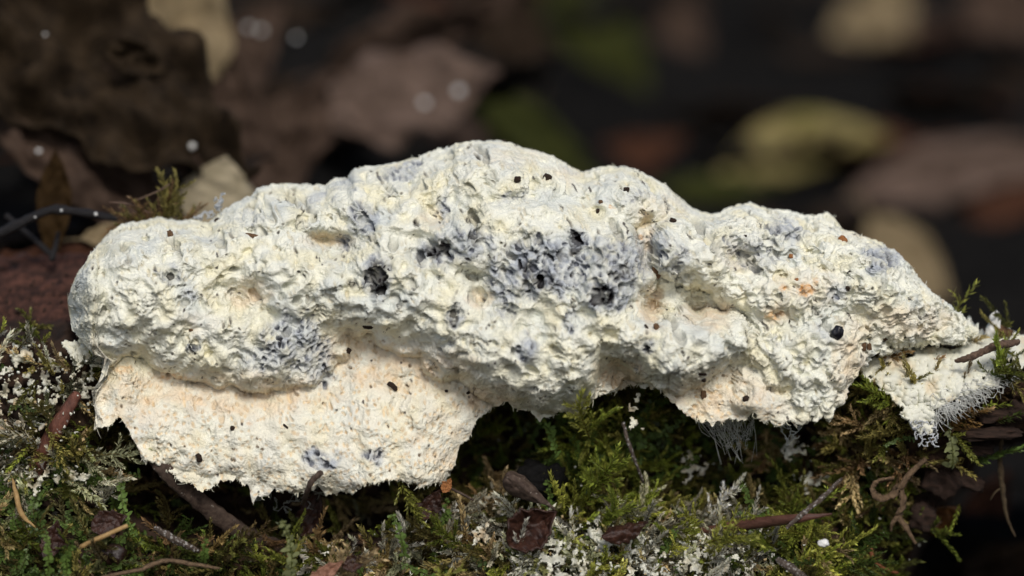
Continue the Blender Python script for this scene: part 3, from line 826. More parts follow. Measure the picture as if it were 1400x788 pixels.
film_thing('beige slime film coating moss beside the pointed brown bud scale', [(668, 648), (712, 640), (722, 655), (700, 668), (690, 700), (672, 735), (655, 760), (640, 745), (660, 700)], lY(58), 13, lace=.7, edge_amp=11, rough=14, tint=(.5, .39, .25, .7), spk=.1)
film_thing('dusty white slime film on dried moss below the middle of the skirt', [(415, 722), (440, 712), (462, 722), (456, 745), (436, 760), (425, 790), (405, 795), (412, 750)], lY(40), 14, lace=.8, edge_amp=10, rough=14, tint=(.5, .42, .33, .6), spk=.15)
film_thing('white thread-like slime film dripping off moss below the right skirt', [(855, 545), (872, 540), (880, 560), (868, 566), (880, 585), (866, 590), (858, 570)], lY(150), 15, lace=.8, edge_amp=6, rough=8)

# ---------------------------------------------------------------- moss
def leaf_tri(base, d, n, L, w, fold=.35):
    b = np.cross(d, n)
    m = base + d * L * .42 - n * w * fold
    return np.stack([base, base + d * L * .38 + b * w, m, base + d * L * .38 - b * w, base + d * L]), np.array([[0, 1, 2], [0, 2, 3], [1, 4, 2], [2, 4, 3]])

def feather_shoot(L, seed, branches=5, spread=.75, leafL=11.5, leafw=2.4, dens=.85):
    """pleurocarp shoot along +z: stem, spirally set narrow leaves, side branches"""
    r = np.random.RandomState(seed)
    stem, lv = Pile(), Pile()
    def axis(p0, d0, length, bend, ll, depth):
        n = max(6, int(length / 6))
        P = [np.array(p0, float)]; d = np.array(d0, float)
        for i in range(n):
            d = d + bend / n + r.normal(0, .06, 3); d /= np.linalg.norm(d)
            P.append(P[-1] + d * length / n)
        P = np.array(P)
        V, Fc = tube(P[::2], np.linspace(1.1 if depth == 0 else .7, .35, len(P[::2])), 3)
        stem.add(V, Fc, (.55, .42, .22))
        cnt = int(length * .8 * dens)
        for k in range(cnt):
            t = (k + .5) / cnt * (len(P) - 1.001); i = int(t); f = t - i
            p = P[i] * (1 - f) + P[i + 1] * f
            ax = P[i + 1] - P[i]; ax /= np.linalg.norm(ax)
            a = k * 2.4 + r.rand() * .5
            ref = np.cross(ax, [.3, .9, .2]); ref /= np.linalg.norm(ref); sd_ = np.cross(ax, ref)
            out = math.cos(a) * ref + math.sin(a) * sd_
            sp = spread * r.uniform(.6, 1.25) * (1 - .35 * k / cnt)
            dd = ax * math.cos(sp) + out * math.sin(sp)
            nn = np.cross(dd, np.cross(ax, dd)); nn /= np.linalg.norm(nn) + 1e-9
            q_ = ll * r.uniform(.65, 1.15) * (1 - .3 * abs(k / cnt - .4))
            V, Fc = leaf_tri(p, dd, nn, q_, leafw * q_ / leafL * r.uniform(.8, 1.2))
            sh = r.uniform(.62, 1.18)
            c = np.stack([np.array([1, 1, 1]) * sh * .75] + [np.array([1, 1, 1]) * sh] * 3 + [np.array([1.25, 1.12, 1.0]) * sh])
            lv.add(V, Fc, c)
        return P
    P = axis((0, 0, 0), (0, 0, 1), L, np.array([r.normal(0, .4), r.normal(-.1, .3), r.normal(-.2, .2)]), leafL, 0)
    for b in range(branches):
        i = int((.18 + .6 * b / max(branches, 1)) * (len(P) - 1))
        sg = 1 if b % 2 else -1
        ang = r.uniform(.6, 1.0)
        d0 = np.array([sg * math.sin(ang), r.normal(0, .3), math.cos(ang)])
        axis(P[i], d0, L * r.uniform(.22, .42), np.array([0, 0, .3]), leafL * .75, 1)
    return stem.arr(), lv.arr()

def liver_shoot(L, seed, w=4.9):
    """leafy liverwort: flat shoot with two rows of overlapping round leaves"""
    r = np.random.RandomState(seed)
    stem, lv = Pile(), Pile()
    n = max(8, int(L / 3.9))
    P = [np.zeros(3)]; d = np.array([0, 0, 1.0]); bd = np.array([r.normal(0, .5), r.normal(0, .5), 0])
    for i in range(n):
        d = d + bd / n + r.normal(0, .04, 3); d /= np.linalg.norm(d); P.append(P[-1] + d * L / n)
    P = np.array(P)
    V, Fc = tube(P, np.linspace(1.2, .6, len(P)), 4); stem.add(V, Fc, (.6, .7, .4))
    ang = np.linspace(0, 2 * math.pi, 9)[:-1]
    for i in range(n):
        ax = P[i + 1] - P[i]; ax /= np.linalg.norm(ax)
        for sg in (-1, 1):
            side = np.array([sg, 0, 0]) - ax * ax[0] * sg; side /= np.linalg.norm(side)
            up = np.cross(ax, side) * sg
            sc = w * r.uniform(.55, 1.25) * (1 - .45 * (i / n) ** 2)
            if r.rand() < .12: continue
            side = side + r.normal(0, .28, 3); up = up + r.normal(0, .45, 3)
            c0 = P[i] + side * sc * .75 + ax * sc * .35 + up * r.uniform(-.1, .25) * sc
            wav = r.uniform(-.25, .25)
            ring = c0 + np.outer(np.cos(ang) * r.uniform(.75, 1.15, 8), side) * sc * .85 + np.outer(np.sin(ang), ax) * sc * .62 + np.outer(np.cos(2 * ang) * .14 + wav * np.cos(ang), up) * sc
            V = np.concatenate([[c0 - up * sc * .12], ring]); Fc = np.array([[0, 1 + k, 1 + (k + 1) % 8] for k in range(8)])
            sh = r.uniform(.65, 1.2)
            lv.add(V, Fc, np.array([1, 1, 1]) * sh)
    return stem.arr(), lv.arr()

FEA = [feather_shoot(55 + 6 * k, 100 + k, 3 + k % 4) for k in range(8)]
SHORT = [feather_shoot(30 + 4 * k, 200 + k, 0 + k % 2, .8, 9.5, 2.1) for k in range(6)]
LIV = [liver_shoot(48 + 8 * k, 300 + k) for k in range(6)]

def frame_to(d, up=None, roll=0.0):
    z = np.asarray(d, float); z = z / np.linalg.norm(z)
    ref = np.array([0, -1.0, 0]) if up is None else np.asarray(up, float)
    y = ref - z * ref.dot(z); y /= np.linalg.norm(y) + 1e-9
    x = np.cross(y, z)
    x, y = x * math.cos(roll) + y * math.sin(roll), y * math.cos(roll) - x * math.sin(roll)
    return np.stack([x, y, z])          # rows: local axes in world

GREEN = np.array([.19, .235, .035]); YGREEN = np.array([.36, .38, .075]); DGREEN = np.array([.06, .10, .02]); OLIVE = np.array([.21, .185, .055])
TAN = np.array([.48, .37, .20]); BROWN = np.array([.20, .125, .06]); LIVG = np.array([.12, .19, .042]); PALEL = np.array([.30, .33, .15])

carpet = {k: (Pile(), Pile()) for k in ('f', 'l')}
def put(pile2, tpl, p, d, sc, c, roll):
    (sv, sf, sc_), (lv, lf, lc_) = tpl
    R_ = frame_to(d, None, roll)
    pile2[0].add(p + (sv * sc) @ R_, sf, sc_ * np.clip(c * .35 + np.array([.06, .04, .02]), 0, 1))
    pile2[1].add(p + (lv * sc) @ R_, lf, np.clip(lc_ * c, 0, 1))

def moss_colour(px, py):
    """pigment of the moss that grows at a spot"""
    v = rs.rand()
    if 750 < px < 900 and 530 < py < 720: pal = [GREEN, GREEN, YGREEN, GREEN, OLIVE]
    elif 880 < px < 1130 and py > 685: pal = [GREEN, YGREEN, YGREEN, OLIVE, TAN, GREEN]
    elif 690 < px < 930 and py > 700: pal = [YGREEN, OLIVE, TAN, PALEL, GREEN]
    elif 420 < px < 700 and py > 660: pal = [OLIVE, TAN, BROWN, OLIVE, TAN, GREEN]
    elif 640 < px < 900: pal = [OLIVE, OLIVE, GREEN, DGREEN]
    elif 1120 < px < 1330 and py < 650: pal = [OLIVE, OLIVE, BROWN, GREEN, TAN]
    elif 1040 < px < 1220 and py < 690: pal = [OLIVE, TAN, BROWN, GREEN]
    elif px < 130 and py < 490: pal = [GREEN, OLIVE, YGREEN, GREEN]
    elif px < 150: pal = [PALEL, OLIVE, TAN, GREEN, OLIVE]
    elif px < 420: pal = [DGREEN, OLIVE, GREEN, BROWN]
    else: pal = [GREEN, OLIVE, DGREEN]
    if (700 < px < 1050 and py > 705 and rs.rand() < .62) or (px < 130 and 470 < py < 700 and rs.rand() < .4) or (420 < px < 700 and py > 700 and rs.rand() < .3):
        pal = [np.array([.62, .62, .54]), np.array([.52, .5, .38]), np.array([.40, .42, .26])]
    a = pal[rs.randint(len(pal))]; b = pal[rs.randint(len(pal))]
    return (a * v + b * (1 - v)) * rs.choice([.55, .9, 1.3, 1.9]) * rs.uniform(.85, 1.15)

def dens(px, py):
    b = np.interp(px, [p[0] for p in BOT], [p[1] for p in BOT]) if 92 < px < 1340 else 430
    if py < b - 45: return 0
    d = .5
    for (cx, cy, rx, ry, dd) in RECESS:
        if dd > 0 and ((px - cx) / rx) ** 2 + ((py - cy) / ry) ** 2 < .8: return .10
    if 690 < px < 1150 and py > 680: d = 1.0
    elif 420 < px < 700 and py > 690: d = .95
    elif 750 < px < 900: d = .9
    elif 900 < px < 1060 and 600 < py < 700: d = .22
    elif 640 < px < 760 and 550 < py < 640: d = .5
    elif 180 < px < 600 and py < 735: d = .13
    elif 180 < px < 420: d = .6
    elif px < 150 and py < 480: d = .85 if px < 75 else .2
    elif px < 150 and py < 600: d = .16
    elif px < 180: d = .7
    elif 1120 < px < 1240: d = .65
    elif 1240 < px < 1330: d = .3 if py < 610 else .06
    elif px >= 1330: d = .25 if py < 530 else .03
    return d
count = 0
for k in range(9500):
    px, py = rs.uniform(-60, 1450), rs.uniform(430, 850)
    if py > np.interp(px, [p[0] for p in LOG_BOT], [p[1] for p in LOG_BOT]) - 8: continue
    if px < 108 and py < 442 or px > 1280 and py < 472: continue
    if rs.rand() > dens(px, py) * (.45 + .75 * sstep(-.25, .25, n2(px, py, 42, 77.0))): continue
    p = log_pt(px, py, rs.uniform(-3, 30))
    d = np.array([rs.normal(0, 1.0), -.5 + rs.normal(0, .3), rs.normal(.3, .75)])
    c = moss_colour(px, py)
    liv = (px < 190 and py > 640 and rs.rand() < .5) or (640 < px < 1080 and 560 < py < 690 and rs.rand() < .3) or rs.rand() < .05
    if px < 130 and py < 490:
        put(carpet['f'], SHORT[rs.randint(6)], p, d + [0, 0, .5], rs.uniform(.6, 1.0), c, rs.uniform(0, 6)); continue
    if liv:
        put(carpet['l'], LIV[rs.randint(6)], p, d, rs.uniform(.6, 1.15), (LIVG if rs.rand() < .7 else DGREEN) * rs.uniform(.7, 1.25), rs.uniform(-.6, .6))
    elif rs.rand() < .55:
        put(carpet['f'], SHORT[rs.randint(6)], p, d, rs.uniform(.7, 1.35), c, rs.uniform(0, 6))
    else:
        put(carpet['f'], FEA[rs.randint(8)], p, d + [0, 0, -.15], rs.uniform(.65, 1.12), c, rs.uniform(0, 6))
    count += 1
P_ = carpet['f']; P_[1].add(*P_[0].arr()); o = P_[1].build('moss', M_MOSS, smooth=False)
setp(o, 'green and olive feathery moss carpeting the front of the log', 'moss', kind='stuff')
P_ = carpet['l']; P_[1].add(*P_[0].arr()); o = P_[1].build('liverwort', M_MOSS, smooth=False)
setp(o, 'round-leaved green liverwort growing among the moss on the log', 'liverwort', kind='stuff')

def shoot(name, label, tpl, p, d, sc, c, roll=0.0, cat='moss', group=None):
    e = empty(name, p, label, cat, group)
    (sv, sf, sc_), (lv, lf, lc_) = tpl
    R_ = frame_to(d, None, roll)
    obj('stem', p + (sv * sc) @ R_, sf, M_MOSS, e, sc_ * np.clip(c * .5 + np.array([.06, .045, .02]), 0, 1))
    setp(obj('leaves', p + (lv * sc) @ R_, lf, M_MOSS, e, np.clip(lc_ * c, 0, 1), False), kind='stuff')
    return e
def pt(px, py, Y): return unproj(px, py, Y)
def dirpx(px0, py0, px1, py1, dY=0.0):
    a = unproj(px0, py0, -100); b = unproj(px1, py1, -100 + dY); return b - a

LONG = [feather_shoot(84 + 8 * k, 400 + k, 7 + k % 3, .85, 14.0, 2.7) for k in range(4)]
SPRIG = feather_shoot(60, 431, 2, .95, 15.0, 2.3, .45)
shoot('moss_shoot', 'lone bright green moss sprig rising at the right shoulder of the mould', SPRIG, pt(1303, 436, 35), dirpx(1303, 436, 1327, 378), 1.0, YGREEN * .95, .4)
shoot('moss_shoot', 'bright green branched moss shoot overlapping the drooping middle edge of the mould', LONG[1], pt(806, 600, -150), dirpx(806, 600, 782, 524, -40), .92, YGREEN * .85, .2)
shoot('moss_shoot', 'small green moss shoot leaning right of the branched one against the mould', LONG[0], pt(806, 590, -160), dirpx(806, 590, 836, 546, -10), .62, GREEN * 1.35, .9)
shoot('moss_shoot', 'bushy green moss shoot crossed by a thin dark twig', LONG[2], pt(800, 690, -90), dirpx(800, 690, 858, 600, -70), 1.1, GREEN * 1.4, .1)
shoot('moss_shoot', 'fern-like green moss shoot below the bushy one', LONG[3], pt(810, 730, -110), dirpx(810, 730, 905, 655, -60), 1.0, GREEN * 1.25, 1.2)
shoot('moss_shoot', 'pale tan dried moss shoot under the middle of the skirt', LONG[0], pt(440, 800, -215), dirpx(440, 800, 512, 728, -20), 1.15, TAN * 1.05, .3)
shoot('moss_shoot', 'star-tipped lime green moss shoot at the foot of the log', SPRIG, pt(592, 800, -250), dirpx(592, 800, 630, 770, -40), .95, YGREEN * 1.1, 1.0)
shoot('moss_shoot', 'green feather moss shoot tucked under the left corner of the white web sheet', LONG[2], pt(1238, 560, -80), dirpx(1238, 560, 1165, 518, -30), .85, GREEN * 1.3, .6)
shoot('moss_shoot', 'bright moss shoot peeping out below the threads of the web sheet', SPRIG, pt(1335, 560, -60), dirpx(1335, 560, 1382, 552, -20), .8, GREEN * 1.6, 1.5)
shoot('moss_shoot', 'olive moss shoot below the web sheet corner', LONG[1], pt(1235, 590, -70), dirpx(1235, 590, 1180, 600, -40), .8, OLIVE * 1.3, 2.0)
shoot('moss_shoot', 'rusty brown moss tuft right of the web tip', LONG[3], pt(1285, 590, -60), dirpx(1285, 590, 1355, 566, -30), .75, np.array([.25, .15, .05]), .5)
shoot('moss_shoot', 'yellow-green moss shoot lying over the red-brown spike base', LONG[0], pt(960, 745, -200), dirpx(960, 745, 1035, 715, -30), 1.0, YGREEN, .2)
shoot('moss_shoot', 'short bright green moss shoot beside the hoary twig', SPRIG, pt(1125, 685, -80), dirpx(1125, 685, 1165, 650, -40), .72, GREEN * 1.8, .7)
shoot('moss_shoot', 'tiny green moss shoot hanging from the broken underside of the log', SHORT[4], pt(1312, 690, -20), dirpx(1312, 690, 1302, 730, -20), .9, GREEN * 1.3, .7)
shoot('moss_shoot', 'green moss shoot hanging below the ragged middle of the skirt', LONG[2], pt(545, 655, -130), dirpx(545, 655, 572, 715, -30), .75, YGREEN * .7, .7)
shoot('liverwort_shoot', 'upright pale green liverwort shoot in front of the dark hollow', LIV[5], pt(395, 806, -230), dirpx(395, 806, 402, 702, -20), 1.22, PALEL * .9, .1, 'liverwort')
shoot('liverwort_shoot', 'broad bright liverwort shoot at the lower left foot of the log', LIV[4], pt(60, 800, -230), dirpx(60, 800, 85, 735, -20), 1.0, LIVG * 1.3, .0, 'liverwort')
shoot('liverwort_shoot', 'long drooping liverwort shoot beside the dark seed', LIV[5], pt(165, 660, -110), dirpx(165, 660, 178, 745, -60), 1.0, LIVG * 1.25, .2, 'liverwort')
shoot('liverwort_shoot', 'ladder-leaved liverwort shoot in the dark hollow under the mould', LIV[3], pt(735, 570, -20), dirpx(735, 570, 778, 628, -40), 1.0, LIVG * 1.4, .0, 'liverwort')
shoot('liverwort_shoot', 'mid green liverwort shoot standing below the middle of the skirt', LIV[2], pt(552, 760, -200), dirpx(552, 760, 550, 712, -10), .95, LIVG * 1.0, .0, 'liverwort')
shoot('liverwort_shoot', 'translucent pale liverwort shoot by the web tip on the right ledge', LIV[1], pt(1300, 640, -70), dirpx(1300, 640, 1318, 600, -20), 1.2, PALEL * .8, .0, 'liverwort')
shoot('liverwort_shoot', 'green liverwort shoot against the straw stick', LIV[3], pt(92, 788, -240), dirpx(92, 788, 92, 735, -10), .9, LIVG * 1.5, .3, 'liverwort')
shoot('liverwort_shoot', 'glossy liverwort shoot beneath the bark strip', LIV[1], pt(275, 770, -210), dirpx(275, 770, 300, 755, -50), .9, LIVG * 1.5, .3, 'liverwort')

rb_ = np.random.RandomState(55)
for (x0, x1, y0, y1, n, cols, lab_, grp_) in [(765, 890, 580, 715, 12, (YGREEN, GREEN, YGREEN), 'bright moss sprig clustered around the thin dark red twig', 'moss sprigs by the thin twig'), (900, 1150, 715, 785, 12, (YGREEN, YGREEN, GREEN), 'yellow-green moss sprig at or below the red-brown spike', 'moss sprigs by the spike'),
        (1150, 1240, 540, 720, 7, (GREEN, OLIVE), 'green or olive moss sprig between the web sheet and the curled root', 'moss sprigs by the curled root'), (640, 740, 590, 690, 5, (GREEN, OLIVE), 'olive-green moss sprig in the dark hollow beside the bud scale', 'moss sprigs in the hollow'), (690, 880, 735, 790, 5, (YGREEN, GREEN), 'bright moss sprig poking through the long ragged white slime film', 'moss sprigs in the slime film')]:
    for k in range(n):
        px, py = rb_.uniform(x0, x1), rb_.uniform(y0, y1)
        tpl = (LONG + [SPRIG] + FEA)[rb_.randint(13)]
        shoot('moss_sprig', lab_, tpl, log_pt(px, py, rb_.uniform(20, 45)), np.array([rb_.normal(0, .9), -.45, rb_.normal(.5, .5)]), rb_.uniform(.45, .75), cols[rb_.randint(len(cols))] * rb_.uniform(1.0, 1.6), rb_.uniform(0, 6), group=grp_)

# dry tuft on top of the log behind the left shoulder
tuft = empty('dry_moss_tuft', pt(215, 312, 120), 'dry olive-brown moss tuft with a green tip behind the left shoulder of the mould', 'moss')
tp_s, tp_l = Pile(), Pile()
for k in range(16):
    x0 = rs.uniform(175, 272)
    put((tp_s, tp_l), SHORT[rs.randint(6)], pt(x0, 306, 118 + rs.uniform(-12, 12)), np.array([rs.normal(0, .8), rs.normal(0, .4), .8]), rs.uniform(.6, 1.0), (OLIVE if rs.rand() < .6 else BROWN) * rs.uniform(.7, 1.2), rs.uniform(0, 6))
for (x0, y0, x1, y1, sc, c) in [(222, 304, 268, 226, 1.25, OLIVE * 1.25), (230, 304, 258, 232, 1.0, OLIVE * 1.1), (215, 303, 150, 284, 1.0, BROWN * 1.5), (205, 304, 170, 290, .70, OLIVE * 1.2), (232, 305, 248, 262, .65, OLIVE), (240, 306, 275, 288, .62, BROWN * 1.5), (220, 306, 205, 272, .6, BROWN), (250, 306, 280, 280, .55, OLIVE), (200, 306, 185, 280, .5, BROWN * 1.3), (228, 306, 230, 268, .7, OLIVE * 1.2), (212, 308, 232, 285, .7, BROWN), (190, 308, 160, 300, .5, OLIVE)]:
    put((tp_s, tp_l), FEA[rs.randint(8)], pt(x0, y0, 115), dirpx(x0, y0, x1, y1), sc * 1.0, c, rs.uniform(0, 6))
V, Fc = tube(smooth_path([pt(150, 277, 112), pt(175, 279, 112), pt(205, 292, 115)], 8), np.linspace(1.2, 1.8, 8), 5); tp_s.add(V, Fc, (.16, .10, .07))
V, Fc = tube(smooth_path([pt(185, 275, 112), pt(215, 262, 112), pt(232, 252, 115)], 8), np.linspace(1.6, 1.2, 8), 5); tp_s.add(V, Fc, (.14, .09, .06))
tp_s.build('stems', M_MOSS, tuft); setp(tp_l.build('leaves', M_MOSS, tuft, False), kind='stuff')
sl_ = Pile()
web([(296, 266), (308, 264), (306, 284), (290, 298), (270, 302), (262, 298), (288, 285)], lambda x, y: 95 + 0 * x, 70, 14, 1.2, sl_, (.72, .75, .78), 21)
setp(sl_.build('slime_strand', M_THREAD), 'glistening silvery slime strand behind the left shoulder beside the dry tuft', 'slime film')

# tiny slime crumbs dusted over the lower moss
cp = Pile()
for k in range(420):
    a = rs.rand()
    if a < .6: px, py = rs.uniform(690, 1060), rs.uniform(690, 790)
    elif a < .8: px, py = rs.uniform(-10, 130), rs.uniform(470, 680)
    else: px, py = rs.uniform(400, 1260), rs.uniform(600, 790)
    if py < np.interp(px, [p[0] for p in BOT], [p[1] for p in BOT]) + 14: continue
    c0 = log_pt(px, py, rs.uniform(25, 70))
    V, Fc = lump(c0, rs.uniform(.5, 2.4, 3), k, .8, 6)
    cp.add(V, Fc, white * rs.uniform(.7, 1.0) if rs.rand() < .75 else TAN)
setp(cp.build('slime_crumbs', M_CRUST), 'white slime crumbs dusted over the moss on the log', 'slime crumbs', kind='stuff')

# ---------------------------------------------------------------- twigs, sticks, bark and seeds on the log
def stick(name, label, cat, pts, r, mat, ns=8, n=24, flat=1.0, rough=.12, parts=()):
    P = smooth_path([pt(*p) for p in pts], n)
    P = P + rs.normal(0, .25, P.shape)
    rr = np.interp(np.linspace(0, 1, n), np.linspace(0, 1, len(r)), r)
    V, Fc = tube(P, rr, ns, flat, rough, rs.randint(1e6))
    o = obj(name, V, Fc, mat)
    setp(o, label, cat)
    return o

tw = empty('black_twig', pt(40, 300, 190), 'smooth black twig bending behind the left end of the mould', 'twig')
P = smooth_path([pt(-60, 342, 150), pt(0, 319, 160), pt(40, 299, 165), pt(72, 287, 170), pt(110, 290, 170), pt(150, 297, 165), pt(192, 305, 155), pt(240, 318, 150)], 46)
V, Fc = tube(P, np.linspace(7.0, 4.6, 46) * (1 + .28 * np.exp(-((np.arange(46)[:, None] - np.array([9, 21, 27, 37])) / 1.3) ** 2).sum(1)), 10, 1, .22, 5); obj('stem', V, Fc, M_BLACKTWIG, tw)
V, Fc = tube(smooth_path([pt(8, 294, 215), pt(40, 322, 205), pt(74, 352, 195)], 14), np.linspace(4.0, 4.6, 14), 7, 1, .1, 6); obj('side_twig', V, Fc, M_BLACKTWIG, tw)
V, Fc = tube(smooth_path([pt(80, 318, 215), pt(76, 336, 205), pt(70, 356, 190)], 10), np.linspace(3.2, 4.4, 10), 7, 1, .1, 7); obj('side_twig', V, Fc, M_BLACKTWIG, tw)
for (px, py, r) in [(131, 293, 2.6), (84, 288, 2.0), (48, 297, 1.6)]:
    V, Fc = lump(pt(px, py, 161), (r, r, r), px, .2, 8); obj('white_fleck', V, Fc, M_WHITE, tw)

stick('red_stick', 'flat reddish stick frosted with white left of the skirt', 'stick', [(45, 652, -92), (62, 612, -104), (84, 574, -108), (106, 538, -96)], [12, 12.5, 11, 7], M_REDSTICK, 10, 24, .55, .16)
stick('bark_strip', 'grey-brown curved bark strip emerging under the left skirt', 'bark', [(192, 612, -120), (222, 640, -132), (268, 682, -110), (320, 722, -90), (375, 748, -70), (420, 752, -40)], [3, 11, 13, 13, 12, 6], M_GREYSTRIP, 12, 44, .35, .3)
stick('pine_needle', 'curved straw-yellow needle left of the ragged moss', 'needle', [(17, 655, -150), (23, 680, -175), (30, 704, -180), (49, 722, -185)], [1.5, 3.6, 4.0, .8], M_STRAW, 7, 18)
stick('straw_stick', 'straight straw-coloured stick lying in front of the dark seed', 'stick', [(110, 748, -225), (140, 734, -228), (174, 719, -220)], [3.2, 3.4, 2.8], M_STRAW, 7, 14)
stick('grey_twig', 'short weathered grey twig low below the bark strip', 'twig', [(212, 722, -180), (240, 738, -190), (272, 754, -185)], [4, 6, 3.5], M_HOARY, 7, 14, .8, .3)
stick('tan_rootlet', 'knobbly tan rootlet creeping along the lower left moss', 'root', [(140, 790, -240), (190, 780, -235), (225, 768, -230), (262, 772, -230), (300, 778, -225)], [3, 3.4, 3.6, 3, 2], M_ROOT, 6, 26, 1, .5)
stick('thin_rootlet', 'thin brown rootlet at the lower left foot of the log', 'root', [(98, 756, -190), (112, 772, -198), (130, 790, -200)], [1.4, 2.0, 1.6], M_ROOT, 6, 14, 1, .4)
stick('twig_stub', 'dark twig stub poking out of the skirt edge', 'twig', [(440, 646, -178), (428, 656, -182), (420, 672, -176), (414, 690, -140)], [4.5, 4.8, 4, 3.5], M_GREYSTRIP, 7, 14, .8, .3)
stick('thin_twig', 'thin dark red twig crossing the bushy green moss', 'twig', [(852, 578, -185), (858, 602, -195), (868, 630, -195), (880, 660, -180)], [2.4, 2.6, 2.6, 2.0], M_HOARY, 6, 18, 1, .3)
stick('red_spike', 'smooth red-brown spike pointing right out of the lower moss', 'spike', [(905, 738, -50), (960, 727, -85), (1030, 716, -140), (1090, 709, -195), (1137, 703, -205)], [5, 6, 8, 6.5, 1.0], plain_mat('spike', (.05, .02, .014), (.16, .075, .055), 300, .4, .6, (.15, 1, 1.6)), 9, 30, .8, .05)
stick('hoary_twig', 'grey hoary twig slanting through the moss right of the red spike', 'twig', [(1075, 722, -205), (1100, 700, -200), (1122, 682, -190), (1150, 655, -150)], [2.5, 3.6, 3.8, 2.2], M_HOARY, 7, 20, 1, .4)
stick('wood_sliver', 'pale weathered wood sliver at the foot of the log', 'wood sliver', [(1062, 765, -235), (1082, 778, -240), (1105, 796, -240)], [4, 6, 5], M_HOARY, 7, 14, .6, .3)
stick('rootlet_thread', 'rust-brown rootlet curving over the lower right moss', 'root', [(1189, 740, -60), (1193, 762, -70), (1205, 776, -72), (1228, 784, -60)], [2.2, 2.8, 2.8, 1.8], plain_mat('rust_root', (.09, .03, .012), (.22, .08, .03), 900, .7, .5), 6, 20, 1, .3)
rt = empty('curled_root', pt(1225, 690, -70), 'curled dry brown root looping on the broken right end of the log', 'root')
V, Fc = tube(smooth_path([pt(1222, 655, -70), pt(1212, 655, -78), pt(1198, 659, -80), pt(1192, 669, -82), pt(1197, 679, -84), pt(1210, 682, -84), pt(1222, 677, -84), pt(1230, 668, -84), pt(1234, 690, -84), pt(1228, 705, -82), pt(1238, 722, -80), pt(1252, 744, -72)], 60), np.interp(np.linspace(0, 1, 60), [0, .3, .6, .8, 1], [2.5, 4, 4.5, 4.5, 2.0]), 7, 1, .9, 3); obj('loop', V, Fc, M_ROOT, rt)
V, Fc = tube(smooth_path([pt(1230, 668, -84), pt(1240, 652, -84), pt(1252, 640, -80), pt(1265, 628, -70)], 20), np.linspace(5, 3.2, 20), 7, 1, .45, 4); obj('branch', V, Fc, M_ROOT, rt)
V, Fc = tube(smooth_path([pt(1228, 706, -82), pt(1220, 716, -82), pt(1218, 726, -78)], 10), np.linspace(4, 1.8, 10), 6, 1, .4, 4); obj('branch', V, Fc, M_ROOT, rt)
hr = empty('hanging_rootlet', pt(1368, 610, -10), 'thin dark rootlet dangling beneath the right ledge of the log', 'root')
M_DROOT = plain_mat('dark_root', (.03, .02, .012), (.10, .07, .035), 900, .8, .8)
V, Fc = tube(smooth_path([pt(1370, 596, 0), pt(1367, 630, -10), pt(1370, 665, -10), pt(1376, 705, -12), pt(1388, 734, -14)], 40), np.interp(np.linspace(0, 1, 40), [0, .4, 1], [2.2, 3.8, 1.2]), 6, 1, .6, 3); obj('main_root', V, Fc, M_DROOT, hr)
V, Fc = tube(smooth_path([pt(1368, 668, -10), pt(1360, 674, -12), pt(1354, 684, -12)], 10), np.linspace(1.8, .8, 10), 5); obj('side_root', V, Fc, M_DROOT, hr)
stick('ledge_twig', 'knobbly brown twig resting on the right end of the web sheet', 'twig', [(1306, 494, -78), (1326, 489, -86), (1346, 480, -84), (1366, 472, -70), (1392, 468, -55)], [3, 5.5, 5, 6, 5], plain_mat('ledge_bark', (.05, .03, .022), (.20, .13, .09), 700, .85, 1.0), 8, 34, 1, .5)

def lump_thing(name, label, cat, px, py, Y, rad, ang, mat, seed, sharp=0, rough=.25, n=14, group=None):
    c = pt(px, py, Y)
    V, Fc = lump(c, rad, seed, rough, n, 1.5, sharp)
    V = rot_axis(V, c, -math.radians(ang), VIEW)
    return setp(obj(name, V, Fc, mat), label, cat, group)
lump_thing('dark_seed', 'round glossy dark brown seed in the lower left moss', 'seed', 157, 758, -165, (19, 17, 15), 10, M_SEED, 3, 0, .3)
lump_thing('charcoal_lump', 'cracked black charred lump beside the pointed bud scale', 'charcoal', 742, 660, -60, (34, 24, 26), 0, M_CHAR, 5, .4, .5, 22)
lump_thing('white_grain', 'single white granule on dark moss below the red spike tip', 'granule', 1126, 743, -205, (7.5, 6, 5.5), 0, M_WHITE, 7)
lump_thing('wood_crumb', 'brown crumbly wood bit perched at the far right of the web sheet', 'wood crumb', 1372, 453, 30, (12, 9, 7), 10, M_BROWNCRUMB, 9, .3, .5)
lump_thing('slime_nub', 'upright white slime nub at the far right of the web sheet', 'slime nub', 1358, 446, 30, (9, 8, 16), 8, M_WHITE, 13, 0, .6, 16)
stick('thin_stick', 'thin brown stick running right from the orange leaf scrap', 'stick', [(616, 668, -130), (628, 674, -150), (648, 684, -150)], [1.8, 2.0, 1.4], M_GREYSTRIP, 6, 12)

